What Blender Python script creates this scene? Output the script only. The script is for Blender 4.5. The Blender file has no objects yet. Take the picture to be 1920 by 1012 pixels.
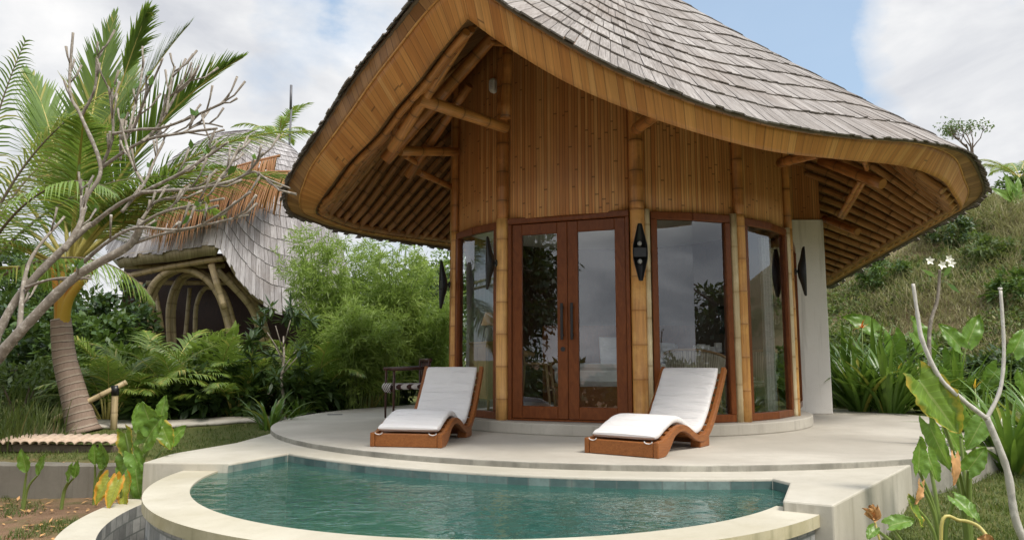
import bpy, math, random
import numpy as np
from mathutils import Vector, Matrix, noise

random.seed(7)
RNG = np.random.default_rng(7)
SC = bpy.context.scene
COL = SC.collection
R = math.radians

# ------------------------------------------------------------------ camera
CAM_Z, PITCH, FPX = 0.78, R(6.94), 1387.0
cd = bpy.data.cameras.new("camera")
cam = bpy.data.objects.new("camera", cd)
COL.objects.link(cam)
cam.location = (0, 0, CAM_Z)
cam.rotation_euler = (R(90) + PITCH, 0, 0)
cd.sensor_width = 36
cd.lens = 36 * FPX / 1920
cd.clip_start, cd.clip_end = 0.05, 3000
SC.camera = cam

# ------------------------------------------------------------------ light
SUN_EL, SUN_AZ = R(56), R(128)          # azimuth measured from +Y towards +X
sd = bpy.data.lights.new("sun", 'SUN')
sun = bpy.data.objects.new("sun", sd)
COL.objects.link(sun)
sd.energy = 1.9
sd.angle = R(15)
sd.color = (1.0, 0.94, 0.85)
sv = Vector((math.sin(SUN_AZ) * math.cos(SUN_EL), math.cos(SUN_AZ) * math.cos(SUN_EL), math.sin(SUN_EL)))
sun.rotation_euler = sv.to_track_quat('Z', 'Y').to_euler()
sun.location = sv * 40
SC.view_settings.view_transform = 'Standard'
SC.view_settings.look = 'None'
SC.view_settings.gamma = 1
SC.view_settings.use_curve_mapping = False
SC.view_settings.exposure = 0.97
SKY_STRENGTH = 0.1


class NT:
    """little helper round a node tree"""
    def __init__(self, tree):
        self.t = tree
        tree.nodes.clear()

    def n(self, typ, **kw):
        nd = self.t.nodes.new(typ)
        for k, v in kw.items():
            if k.startswith('i_'):
                key = k[2:]
                key = int(key) if key.isdigit() else key.replace('_', ' ')
                s = nd.inputs[key]
                if isinstance(v, bpy.types.NodeSocket):
                    self.t.links.new(v, s)
                else:
                    s.default_value = v
            else:
                setattr(nd, k, v)
        return nd

    def link(self, a, b):
        self.t.links.new(a, b)

    def math(self, op, a, b=None, c=None, clamp=False):
        nd = self.t.nodes.new('ShaderNodeMath')
        nd.operation = op
        nd.use_clamp = clamp
        for i, v in enumerate((a, b, c)):
            if v is None:
                continue
            if isinstance(v, bpy.types.NodeSocket):
                self.t.links.new(v, nd.inputs[i])
            else:
                nd.inputs[i].default_value = v
        return nd.outputs[0]

    def mix(self, fac, a, b, blend='MIX'):
        nd = self.t.nodes.new('ShaderNodeMix')
        nd.data_type = 'RGBA'
        nd.blend_type = blend
        nd.clamp_factor = True
        for s, v in ((nd.inputs[0], fac), (nd.inputs[6], a), (nd.inputs[7], b)):
            if isinstance(v, bpy.types.NodeSocket):
                self.t.links.new(v, s)
            elif isinstance(v, (tuple, list)):
                s.default_value = (*v[:3], 1)
            else:
                s.default_value = v
        return nd.outputs[2]

    def ramp(self, fac, stops):
        nd = self.t.nodes.new('ShaderNodeValToRGB')
        cr = nd.color_ramp
        while len(cr.elements) < len(stops):
            cr.elements.new(0.5)
        for e, (p, c) in zip(cr.elements, stops):
            e.position = p
            e.color = (*c, 1) if isinstance(c, (tuple, list)) else (c, c, c, 1)
        self.t.links.new(fac, nd.inputs[0])
        return nd.outputs[0]

    def noise(self, vec, scale, detail=4, rough=0.55, out=0, dist=0.0):
        nd = self.n('ShaderNodeTexNoise')
        if vec is not None:
            self.t.links.new(vec, nd.inputs['Vector'])
        nd.inputs['Scale'].default_value = scale
        nd.inputs['Detail'].default_value = detail
        nd.inputs['Roughness'].default_value = rough
        nd.inputs['Distortion'].default_value = dist
        return nd.outputs[out]

    def vscale(self, vec, s):
        nd = self.n('ShaderNodeMapping')
        self.t.links.new(vec, nd.inputs['Vector'])
        nd.inputs['Scale'].default_value = s
        return nd.outputs[0]


def build_world():
    w = bpy.data.worlds.new("World")
    SC.world = w
    w.use_nodes = True
    t = NT(w.node_tree)
    tc = t.n('ShaderNodeTexCoord')
    d = tc.outputs['Generated']
    sky = t.n('ShaderNodeTexSky', sky_type='NISHITA', sun_disc=False)
    sky.sun_elevation = SUN_EL
    sky.sun_rotation = SUN_AZ
    sky.air_density = 1.2
    sky.dust_density = 1.5
    sky.ozone_density = 1.2
    n1 = t.noise(t.vscale(d, (1, 1, 1.7)), 3.1, 9, 0.58, dist=0.25)
    n2 = t.noise(t.vscale(d, (1, 1, 1.6)), 9.0, 8, 0.6)
    m = t.math('ADD', t.math('MULTIPLY', n1, 0.95), t.math('MULTIPLY', n2, 0.36))

    def bump(px, py, rad, amt):
        v = Vector(((px - 960) / FPX, 1, (506 - py) / FPX)).normalized()
        v = Matrix.Rotation(PITCH, 3, 'X') @ v
        dn = t.n('ShaderNodeVectorMath', operation='DISTANCE')
        t.link(d, dn.inputs[0])
        dn.inputs[1].default_value = v
        k = t.math('DIVIDE', dn.outputs['Value'], rad)
        k = t.math('SUBTRACT', 1.0, k, clamp=True)
        return t.math('MULTIPLY', k, amt)
    for a in ((1790, 170, .26, .46), (300, 250, .62, .34), (1490, 120, .17, -.40), (1380, 30, .17, -.30), (1620, 290, .12, -.30), (620, 20, .11, -.3), (500, 150, .08, -.2),
              (1640, 330, .12, -.10), (1900, 20, .07, -.2), (1030, 60, .3, .05)):
        m = t.math('ADD', m, bump(*a))
    # more cloud low down and behind
    sep = t.n('ShaderNodeSeparateXYZ')
    t.link(d, sep.inputs[0])
    back = t.math('MULTIPLY', t.math('SUBTRACT', 0.25, sep.outputs[1], clamp=True), 0.22)
    m = t.math('ADD', m, back)
    mask = t.ramp(m, ((0.56, 0.08), (0.66, 0.60), (0.80, 1.0)))
    shade = t.noise(t.vscale(d, (1, 1, 2.2)), 4.3, 7, 0.55, dist=0.3)
    lit = t.ramp(shade, ((0.30, (3.4, 3.5, 3.75)), (0.48, (4.4, 4.45, 4.55)), (0.64, (5.4, 5.35, 5.3))))
    # heavier, darker cloud on the side behind the camera
    dk = t.math('MULTIPLY', t.math('SUBTRACT', 0.0, sep.outputs[1], clamp=True), 1.0)
    lit = t.mix(dk, lit, t.ramp(shade, ((0.34, (1.9, 2.1, 2.4)), (0.50, (4.2, 4.35, 4.5)), (0.62, (7.2, 7.2, 7.2)))))
    blue = t.mix(0.45, sky.outputs[0], (2.6, 3.5, 4.4))
    c = t.mix(mask, blue, lit)
    zen = t.n('ShaderNodeMapRange', interpolation_type='SMOOTHSTEP')
    t.link(sep.outputs[2], zen.inputs[0])
    for i, v in ((1, .46), (2, .85), (3, 1.0), (4, 2.3)):
        zen.inputs[i].default_value = v
    vm = t.n('ShaderNodeVectorMath', operation='SCALE')
    t.link(c, vm.inputs[0])
    t.link(zen.outputs[0], vm.inputs['Scale'])
    c = vm.outputs[0]
    bg = t.n('ShaderNodeBackground')
    t.link(c, bg.inputs[0])
    bg.inputs[1].default_value = SKY_STRENGTH
    out = t.n('ShaderNodeOutputWorld')
    t.link(bg.outputs[0], out.inputs[0])


build_world()


def P(px, py, y):
    """point on the sight line of a photo pixel (1920 wide) at depth y"""
    u, v = (px - 960) / FPX, (506 - py) / FPX
    c, s = math.cos(PITCH), math.sin(PITCH)
    a, b, g = u, c - v * s, s + v * c
    k = y / b
    return Vector((a * k, y, CAM_Z + g * k))


def PZ(px, py, z):
    """point where a photo pixel's sight line meets the level z"""
    u, v = (px - 960) / FPX, (506 - py) / FPX
    c, s = math.cos(PITCH), math.sin(PITCH)
    a, b, g = u, c - v * s, s + v * c
    k = (z - CAM_Z) / g
    return Vector((a * k, b * k, z))


# ------------------------------------------------------------------ mesh builder
class MB:
    def __init__(self):
        self.v, self.f, self.uv, self.rnd, self.mi = [], [], [], [], []
        self.smooth = []

    def face(self, idx, uv=None, rnd=None, mi=0, sm=False):
        self.f.append(tuple(idx))
        self.uv.append(uv if uv is not None else [(0, 0)] * len(idx))
        self.rnd.append(random.random() if rnd is None else rnd)
        self.mi.append(mi)
        self.smooth.append(sm)

    def add(self, pts):
        b = len(self.v)
        self.v.extend([tuple(p) for p in pts])
        return b

    def quad(self, a, b, c, d, uv=None, rnd=None, mi=0, sm=False):
        i = self.add((a, b, c, d))
        self.face((i, i + 1, i + 2, i + 3), uv, rnd, mi, sm)

    def box(self, c, size, M=None, mi=0, rnd=None, bev=0.0):
        """box with chamfered vertical and horizontal edges when bev > 0"""
        hx, hy, hz = size[0] / 2, size[1] / 2, size[2] / 2
        c = Vector(c)
        rnd = random.random() if rnd is None else rnd
        M = M or Matrix.Identity(3)

        def T(p):
            return c + M @ Vector(p)
        if bev <= 0:
            p = [T((sx * hx, sy * hy, sz * hz)) for sz in (-1, 1) for sy in (-1, 1) for sx in (-1, 1)]
            i = self.add(p)
            for q, dims in (((0, 2, 3, 1), 'xy'), ((4, 5, 7, 6), 'xy'), ((0, 1, 5, 4), 'xz'), ((2, 6, 7, 3), 'xz'), ((0, 4, 6, 2), 'yz'), ((1, 3, 7, 5), 'yz')):
                loc = [((1 if k & 1 else -1) * hx, (1 if k & 2 else -1) * hy, (1 if k & 4 else -1) * hz) for k in q]
                ax = ['xyz'.index(ch) for ch in dims]
                self.face([i + k for k in q], [(l[ax[0]], l[ax[1]]) for l in loc], rnd, mi)
            return
        b = min(bev, hx * .9, hy * .9, hz * .9)
        idx = {}
        for sx in (-1, 1):
            for sy in (-1, 1):
                for sz in (-1, 1):
                    for ax in range(3):
                        l = [sx * (hx - b), sy * (hy - b), sz * (hz - b)]
                        l[ax] = (sx * hx, sy * hy, sz * hz)[ax]
                        idx[(sx, sy, sz, ax)] = (self.add([T(l)]), l)

        def F(keys):
            ids = [idx[k][0] for k in keys]
            ls = [idx[k][1] for k in keys]
            self.face(ids, [(l[0] + l[1] * .5, l[2] + l[1] * .5) for l in ls], rnd, mi)
        S = (-1, 1)
        for s in S:
            F([(s, -1, -1, 0), (s, 1, -1, 0), (s, 1, 1, 0), (s, -1, 1, 0)])
            F([(-1, s, -1, 1), (1, s, -1, 1), (1, s, 1, 1), (-1, s, 1, 1)])
            F([(-1, -1, s, 2), (1, -1, s, 2), (1, 1, s, 2), (-1, 1, s, 2)])
        for s in S:
            for q in S:
                F([(s, q, -1, 0), (s, q, 1, 0), (s, q, 1, 1), (s, q, -1, 1)])
                F([(s, -1, q, 0), (s, 1, q, 0), (s, 1, q, 2), (s, -1, q, 2)])
                F([(-1, s, q, 1), (1, s, q, 1), (1, s, q, 2), (-1, s, q, 2)])
                for w in S:
                    pass
        for a in S:
            for bb in S:
                for cc in S:
                    F([(a, bb, cc, 0), (a, bb, cc, 1), (a, bb, cc, 2)])

    def tube(self, pts, rad, n=8, mi=0, rnd=None, cap=True, nodes=0.0, sm=True, v0=0.0):
        """swept tube; rad a number or one per point; nodes > 0 adds bamboo knuckles that far apart"""
        pts = [Vector(p) for p in pts]
        if not hasattr(rad, '__len__'):
            rad = [rad] * len(pts)
        L = [0.0]
        for a, b in zip(pts, pts[1:]):
            L.append(L[-1] + (b - a).length)
        S = list(L)
        mul = [1.0] * len(S)
        if nodes > 0:
            ext = []
            k = 1
            off = v0 % nodes
            while k * nodes - off < L[-1]:
                q = k * nodes - off
                if q > .03:
                    ext += [(q - .014, 1.0), (q, 1.07), (q + .014, 1.0)]
                k += 1
            al = sorted([(s, 1.0) for s in S] + ext)
            S = [a for a, _ in al]
            mul = [m for _, m in al]
        Ln = np.array(L)
        PA = np.array([tuple(p) for p in pts])
        C = [Vector([float(np.interp(s, Ln, PA[:, k])) for k in range(3)]) for s in S]
        RR = [float(np.interp(s, Ln, rad)) * m for s, m in zip(S, mul)]
        rnd = random.random() if rnd is None else rnd
        t0 = (C[1] - C[0])
        if t0.length < 1e-6:
            t0 = (C[-1] - C[0])
        t0.normalize()
        ref = Vector((0, 0, 1)) if abs(t0.z) < .9 else Vector((1, 0, 0))
        nx = t0.cross(ref).normalized()
        rings = []
        for i, (c, r) in enumerate(zip(C, RR)):
            a, b = C[max(0, i - 1)], C[min(len(C) - 1, i + 1)]
            tt = b - a
            if tt.length > 1e-7:
                t0 = tt.normalized()
            nx = (nx - t0 * nx.dot(t0))
            nx = nx.normalized() if nx.length > 1e-6 else t0.orthogonal().normalized()
            ny = t0.cross(nx)
            rings.append(self.add([c + (nx * math.cos(2 * math.pi * k / n) + ny * math.sin(2 * math.pi * k / n)) * r for k in range(n)]))
        for i in range(len(rings) - 1):
            for k in range(n):
                k2 = (k + 1) % n
                u0, u1 = k / n, (k + 1) / n
                self.face((rings[i] + k, rings[i] + k2, rings[i + 1] + k2, rings[i + 1] + k),
                          [(u0, S[i] + v0), (u1, S[i] + v0), (u1, S[i + 1] + v0), (u0, S[i + 1] + v0)], rnd, mi, sm)
        if cap:
            self.face([rings[0] + k for k in range(n)][::-1], [(.5, v0 + .1)] * n, rnd, mi)
            self.face([rings[-1] + k for k in range(n)], [(.5, v0 + .1)] * n, rnd, mi)

    def grid(self, rows, uv=None, rnd=None, mi=0, sm=True, closed=False):
        """rows of equal length lists of points"""
        n = len(rows[0])
        b = [self.add(r) for r in rows]
        m = n if closed else n - 1
        for i in range(len(rows) - 1):
            for j in range(m):
                j2 = (j + 1) % n
                q = (b[i] + j, b[i] + j2, b[i + 1] + j2, b[i + 1] + j)
                w = None
                if uv is not None:
                    w = [uv[i][j], uv[i][j + 1 if closed else j2], uv[i + 1][j + 1 if closed else j2], uv[i + 1][j]]
                self.face(q, w, (rnd if rnd is not None else random.random()), mi, sm)

    def lathe(self, prof, c=(0, 0, 0), n=24, mi=0, sm=True, rnd=None, sx=1.0, sy=1.0):
        c = Vector(c)
        rows = [[c + Vector((r * sx * math.cos(2 * math.pi * k / n), r * sy * math.sin(2 * math.pi * k / n), z)) for k in range(n)] for r, z in prof]
        self.grid(rows, None, rnd if rnd is not None else .5, mi, sm, closed=True)

    def prism(self, poly, z0, z1, mi=0, rnd=None, top=True, bottom=True):
        """vertical prism over a plan polygon (list of xy)"""
        n = len(poly)
        a = self.add([(p[0], p[1], z0) for p in poly])
        b = self.add([(p[0], p[1], z1) for p in poly])
        L = 0
        for i in range(n):
            j = (i + 1) % n
            l = math.dist(poly[i][:2], poly[j][:2])
            self.face((a + i, a + j, b + j, b + i), [(L, z0), (L + l, z0), (L + l, z1), (L, z1)], rnd, mi)
            L += l
        if top:
            self.face(range(b, b + n), [(p[0], p[1]) for p in poly], rnd, mi)
        if bottom:
            self.face(list(range(a, a + n))[::-1], [(p[0], p[1]) for p in poly], rnd, mi)

    def build(self, name, mats, parent=None, loc=None):
        me = bpy.data.meshes.new(name)
        me.from_pydata(self.v, [], self.f)
        if not isinstance(mats, (list, tuple)):
            mats = [mats]
        for m in mats:
            me.materials.append(m)
        uvl = me.uv_layers.new(name="UVMap")
        flat = [c for w in self.uv for p in w for c in p]
        uvl.data.foreach_set('uv', flat)
        at = me.attributes.new('rnd', 'FLOAT', 'FACE')
        at.data.foreach_set('value', self.rnd)
        me.polygons.foreach_set('material_index', self.mi)
        me.polygons.foreach_set('use_smooth', self.smooth)
        me.update()
        o = bpy.data.objects.new(name, me)
        COL.objects.link(o)
        if parent is not None:
            o.parent = parent
        if loc is not None:
            o.location = loc
        return o


def tag(o, label=None, cat=None, group=None, kind=None):
    if label:
        o['label'] = label
    if cat:
        o['category'] = cat
    if group:
        o['group'] = group
    if kind:
        o['kind'] = kind
    return o


def thing(name, label, cat, loc=(0, 0, 0), rz=0.0, group=None):
    o = bpy.data.objects.new(name, None)
    COL.objects.link(o)
    o.location = loc
    o.rotation_euler = (0, 0, rz)
    o.empty_display_size = .2
    return tag(o, label, cat, group)


def dup(o, loc=None, rz=None, label=None, scale=None, parent=None):
    c = o.copy()
    COL.objects.link(c)
    if parent is not None:
        c.parent = parent
    for ch in list(o.children):
        dup(ch, parent=c)
    if loc is not None:
        c.location = loc
    if rz is not None:
        c.rotation_euler[2] = rz
    if scale is not None:
        c.scale = (scale,) * 3 if not hasattr(scale, '__len__') else scale
    if label:
        c['label'] = label
    return c


# ------------------------------------------------------------------ materials
def new_mat(name):
    m = bpy.data.materials.new(name)
    m.use_nodes = True
    return m, NT(m.node_tree)


def finish(t, bsdf, disp=None):
    o = t.n('ShaderNodeOutputMaterial')
    t.link(bsdf, o.inputs[0])


def principled(t, col, rough=.6, bump=None, bstr=.3, bdist=.02, spec=.5, metal=0.0):
    b = t.n('ShaderNodeBsdfPrincipled')
    for k, v in (('Base Color', col), ('Roughness', rough), ('Specular IOR Level', spec), ('Metallic', metal)):
        s = b.inputs[k]
        if isinstance(v, bpy.types.NodeSocket):
            t.link(v, s)
        elif isinstance(v, (tuple, list)):
            s.default_value = (*v[:3], 1)
        else:
            s.default_value = v
    if bump is not None:
        bn = t.n('ShaderNodeBump')
        bn.inputs['Strength'].default_value = bstr
        bn.inputs['Distance'].default_value = bdist
        t.link(bump, bn.inputs['Height'])
        t.link(bn.outputs[0], b.inputs['Normal'])
    return b


def attr(t):
    return t.n('ShaderNodeAttribute', attribute_name='rnd').outputs['Fac']


def uvxy(t):
    uv = t.n('ShaderNodeUVMap').outputs[0]
    s = t.n('ShaderNodeSeparateXYZ')
    t.link(uv, s.inputs[0])
    return uv, s.outputs[0], s.outputs[1]


def vec(t, x, y, z=0.0):
    c = t.n('ShaderNodeCombineXYZ')
    for i, v in enumerate((x, y, z)):
        if isinstance(v, bpy.types.NodeSocket):
            t.link(v, c.inputs[i])
        else:
            c.inputs[i].default_value = v
    return c.outputs[0]


def m_plain(name, col, rough=.6, nscale=0, namt=.15, spec=.5, metal=0.0):
    m, t = new_mat(name)
    c = col
    bump = None
    if nscale:
        n = t.noise(t.n('ShaderNodeTexCoord').outputs['Object'], nscale, 6)
        c = t.mix(n, tuple(x * (1 - namt) for x in col), tuple(min(1, x * (1 + namt)) for x in col))
        bump = n
    finish(t, principled(t, c, rough, bump, .15, .01, spec, metal).outputs[0])
    return m


def m_strips(name, w, stops, node_gap=.42, gapdark=.55, rough=.5, across=False, nodes=True, grain=40):
    """split bamboo or boards: strips of width w along v, tone per strip, dark joints"""
    m, t = new_mat(name)
    uv, u, v = uvxy(t)
    if across:
        u, v = v, u
    wob = t.noise(vec(t, t.math('MULTIPLY', u, 3.0), t.math('MULTIPLY', v, .6)), 1.0, 2)
    jit = t.noise(vec(t, t.math('MULTIPLY', u, .55 / w), 3.3), 1.0, 1)
    q = t.math('DIVIDE', t.math('ADD', t.math('ADD', u, t.math('MULTIPLY', jit, w * 1.1)), t.math('MULTIPLY', wob, w * .5)), w)
    sid = t.math('FLOOR', q)
    fr = t.math('FRACT', q)
    wn = t.n('ShaderNodeTexWhiteNoise', noise_dimensions='1D')
    t.link(sid, wn.inputs['W'])
    rv = wn.outputs['Value']
    base = t.ramp(rv, stops)
    g = t.noise(vec(t, t.math('MULTIPLY', u, grain), t.math('MULTIPLY', v, 1.6), t.math('MULTIPLY', sid, 1.7)), 1.0, 5, .65)
    big = t.noise(vec(t, t.math('MULTIPLY', u, 1.1), t.math('MULTIPLY', v, .9)), 1.0, 4, .6)
    col = t.mix(t.math('MULTIPLY', t.math('SUBTRACT', g, .35, clamp=True), 1.1), base, (.10, .045, .016))
    col = t.mix(t.math('MULTIPLY', t.math('SUBTRACT', big, .45, clamp=True), 1.2), col, tuple(.62 * c for c in stops[0][1]))
    edge = t.math('LESS_THAN', t.math('MULTIPLY', t.math('MINIMUM', fr, t.math('SUBTRACT', 1.0, fr)), w), .0032)
    col = t.mix(t.math('MULTIPLY', edge, gapdark), col, (.035, .016, .007))
    if nodes:
        vv = t.math('ADD', t.math('DIVIDE', v, node_gap), t.math('MULTIPLY', rv, 7.3))
        cell = t.math('FLOOR', vv)
        wn2 = t.n('ShaderNodeTexWhiteNoise', noise_dimensions='2D')
        t.link(vec(t, sid, cell), wn2.inputs['Vector'])
        f2 = t.math('FRACT', vv)
        nd = t.math('LESS_THAN', t.math('ABSOLUTE', t.math('SUBTRACT', f2, t.math('ADD', .2, t.math('MULTIPLY', wn2.outputs['Value'], .6)))), .0085 / node_gap)
        nd = t.math('MULTIPLY', nd, t.math('GREATER_THAN', wn2.outputs['Value'], .62))
        col = t.mix(t.math('MULTIPLY', nd, .6), col, (.07, .028, .010))
    h = t.math('ADD', t.math('MULTIPLY', t.math('SUBTRACT', 1.0, edge), .7), t.math('MULTIPLY', t.math('SINE', t.math('MULTIPLY', fr, math.pi)), .5))
    finish(t, principled(t, col, rough, h, .5, .006).outputs[0])
    return m


def m_pole(name, a, b, dark=(.10, .045, .016), gap=.34, rough=.42):
    m, t = new_mat(name)
    uv, u, v = uvxy(t)
    r = attr(t)
    vv = t.math('ADD', t.math('DIVIDE', v, gap), .5)
    f = t.math('ABSOLUTE', t.math('SUBTRACT', t.math('FRACT', vv), .5))
    ring = t.math('LESS_THAN', f, .022)
    halo = t.math('SUBTRACT', 1.0, t.math('MULTIPLY', f, 7.0), clamp=True)
    pos = t.n('ShaderNodeTexCoord').outputs['Object']
    n = t.noise(pos, 5, 6, .6)
    st = t.noise(vec(t, t.math('MULTIPLY', u, 16), t.math('MULTIPLY', v, 2.2), t.math('MULTIPLY', r, 30)), 1, 5, .6)
    col = t.mix(r, a, b)
    col = t.mix(t.math('MULTIPLY', t.math('SUBTRACT', st, .42, clamp=True), 2.2), col, dark)
    col = t.mix(t.math('MULTIPLY', t.math('SUBTRACT', n, .5, clamp=True), 1.7), col, tuple(min(1, 1.5 * c) for c in b))
    col = t.mix(t.math('MULTIPLY', halo, .28), col, dark)
    col = t.mix(t.math('MULTIPLY', ring, .6), col, dark)
    finish(t, principled(t, col, rough, st, .12, .01).outputs[0])
    return m


def m_wood(name, a, b, rough=.4, scale=1.0, spec=.4, grain=(9, 9, 3)):
    m, t = new_mat(name)
    uv, u, v = uvxy(t)
    r = attr(t)
    pos = t.n('ShaderNodeTexCoord').outputs['Object']
    g = t.ramp(t.noise(t.vscale(pos, tuple(scale * q for q in grain)), 2.2, 8, .62, dist=1.2), ((.3, 0.0), (.7, 1.0)))
    l = t.noise(pos, 1.7, 3)
    col = t.mix(g, a, b)
    col = t.mix(t.math('MULTIPLY', l, .4), col, tuple(.6 * x for x in a))
    col = t.mix(t.math('MULTIPLY', r, .3), col, tuple(.75 * x for x in b))
    finish(t, principled(t, col, rough, g, .1, .005, spec).outputs[0])
    return m


def m_shingle(name, stops, moss=0.0):
    m, t = new_mat(name)
    uv, u, v = uvxy(t)
    r = attr(t)
    base = t.ramp(r, stops)
    g = t.noise(vec(t, t.math('MULTIPLY', u, 75), t.math('MULTIPLY', v, 4.5), t.math('MULTIPLY', r, 60)), 1, 6, .7)
    crack = t.math('GREATER_THAN', t.noise(vec(t, t.math('MULTIPLY', u, 42), t.math('MULTIPLY', v, 1.2), t.math('MULTIPLY', r, 20)), 1, 2), .66)
    col = t.mix(t.math('MULTIPLY', t.math('SUBTRACT', g, .38, clamp=True), 2.2), base, (.11, .092, .08))
    col = t.mix(t.math('MULTIPLY', t.math('SUBTRACT', .45, g, clamp=True), 2.6), col, (.58, .55, .53))
    pos = t.n('ShaderNodeTexCoord').outputs['Object']
    big = t.noise(pos, .9, 5, .6)
    col = t.mix(t.math('MULTIPLY', t.math('SUBTRACT', big, .5, clamp=True), 1.6), col, (.16, .115, .085))
    col = t.mix(t.math('MULTIPLY', crack, .55), col, (.04, .032, .028))
    finish(t, principled(t, col, .85, g, .5, .012, .25).outputs[0])
    return m


def m_concrete(name, a, b, stain, scale=1.0, rough=.7, crack=True):
    m, t = new_mat(name)
    pos = t.n('ShaderNodeTexCoord').outputs['Object']
    n1 = t.noise(pos, .9 * scale, 8, .62, dist=.4)
    n2 = t.noise(pos, 7 * scale, 8, .65)
    n3 = t.noise(pos, 55, 4, .7)
    col = t.mix(t.ramp(n1, ((.35, 0.0), (.65, 1.0))), a, b)
    col = t.mix(t.math('MULTIPLY', t.math('SUBTRACT', n2, .5, clamp=True), 1.4), col, stain)
    col = t.mix(t.math('MULTIPLY', t.math('SUBTRACT', n3, .55, clamp=True), 1.2), col, tuple(.55 * x for x in a))
    sp = t.noise(pos, 120, 2, .5)
    col = t.mix(t.math('MULTIPLY', t.math('GREATER_THAN', sp, .72), .35), col, tuple(.4 * x for x in stain))
    gs = t.n('ShaderNodeSeparateXYZ')
    t.link(t.n('ShaderNodeNewGeometry').outputs['True Normal'], gs.inputs[0])
    upr = t.math('SUBTRACT', 1.0, t.math('MULTIPLY', t.math('ABSOLUTE', gs.outputs[2]), 3.0), clamp=True)
    st = t.noise(t.vscale(pos, (7, 7, .5)), 1.6, 5, .6)
    st = t.math('MULTIPLY', t.math('MULTIPLY', t.math('SUBTRACT', st, .53, clamp=True), 3.2, clamp=True), upr)
    col = t.mix(st, col, tuple(.62 * x for x in stain))
    big = t.ramp(t.noise(pos, .45 * scale, 5, .6, dist=.6), ((.40, 0.0), (.60, .55)))
    col = t.mix(big, col, stain)
    h = t.math('ADD', t.math('MULTIPLY', n2, .6), t.math('MULTIPLY', n3, .3))
    finish(t, principled(t, col, rough, h, .25, .01, .35).outputs[0])
    return m


def m_leaf(name, dark, light, yellow=None, rough=.42, trans=.35, obj_amt=.35, spec=.5, dead=0.0):
    m, t = new_mat(name)
    r = attr(t)
    oi = t.n('ShaderNodeObjectInfo').outputs['Random']
    pos = t.n('ShaderNodeTexCoord').outputs['Object']
    n = t.noise(pos, 1.3, 3)
    k = t.math('ADD', t.math('MULTIPLY', r, 1 - obj_amt), t.math('MULTIPLY', oi, obj_amt))
    k = t.math('ADD', t.math('MULTIPLY', k, .7), t.math('MULTIPLY', t.math('SUBTRACT', n, .3), .6), clamp=True)
    col = t.mix(k, dark, light)
    if yellow:
        col = t.mix(t.math('MULTIPLY', t.math('GREATER_THAN', r, .93), .8), col, yellow)
    if dead:
        col = t.mix(t.math('LESS_THAN', r, dead), col, (.16, .09, .04))
    b = principled(t, col, rough, None, spec=spec)
    tr = t.n('ShaderNodeBsdfTranslucent')
    t.link(t.mix(.35, col, (.30, .42, .05)), tr.inputs[0])
    mx = t.n('ShaderNodeMixShader')
    mx.inputs[0].default_value = trans
    t.link(b.outputs[0], mx.inputs[1])
    t.link(tr.outputs[0], mx.inputs[2])
    finish(t, mx.outputs[0])
    return m


def m_bigleaf(name, green, rim, rimw=.2):
    """big leaf: uv u across (-1..1), v along (0..1): pale ribs, yellowing rim"""
    m, t = new_mat(name)
    uv, u, v = uvxy(t)
    au = t.math('ABSOLUTE', u)
    rib = t.math('FRACT', t.math('SUBTRACT', t.math('MULTIPLY', v, 9), t.math('MULTIPLY', au, 2.2)))
    rib = t.math('LESS_THAN', rib, .12)
    mid = t.math('LESS_THAN', au, .05)
    pos = t.n('ShaderNodeTexCoord').outputs['Object']
    n = t.noise(pos, 9, 4)
    col = t.mix(n, tuple(.65 * c for c in green), tuple(1.25 * c for c in green))
    col = t.mix(t.math('MULTIPLY', rib, .35), col, tuple(min(1, 1.9 * c) for c in green))
    col = t.mix(t.math('MULTIPLY', mid, .6), col, (.35, .42, .14))
    if rim:
        e = t.math('SUBTRACT', t.math('ADD', au, t.math('MULTIPLY', t.math('SUBTRACT', n, .5), 1.0)), 1 - rimw)
        e = t.math('MULTIPLY', e, 4.0, clamp=True)
        col = t.mix(e, col, rim)
    b = principled(t, col, .38, None)
    tr = t.n('ShaderNodeBsdfTranslucent')
    t.link(t.mix(.3, col, (.4, .5, .05)), tr.inputs[0])
    mx = t.n('ShaderNodeMixShader')
    mx.inputs[0].default_value = .4
    t.link(b.outputs[0], mx.inputs[1])
    t.link(tr.outputs[0], mx.inputs[2])
    finish(t, mx.outputs[0])
    return m


def m_glass():
    m, t = new_mat("window_glass")
    fr = t.n('ShaderNodeFresnel')
    fr.inputs[0].default_value = 1.5
    gl = t.n('ShaderNodeBsdfGlossy')
    gl.inputs['Roughness'].default_value = 0.0
    gl.inputs['Color'].default_value = (.92, .95, 1, 1)
    tr = t.n('ShaderNodeBsdfTransparent')
    tr.inputs[0].default_value = (.97, .98, .975, 1)
    k = t.math('ADD', t.math('MULTIPLY', fr.outputs[0], 1.15), .075, clamp=True)
    mx = t.n('ShaderNodeMixShader')
    t.link(k, mx.inputs[0])
    t.link(tr.outputs[0], mx.inputs[1])
    t.link(gl.outputs[0], mx.inputs[2])
    finish(t, mx.outputs[0])
    return m


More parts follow.
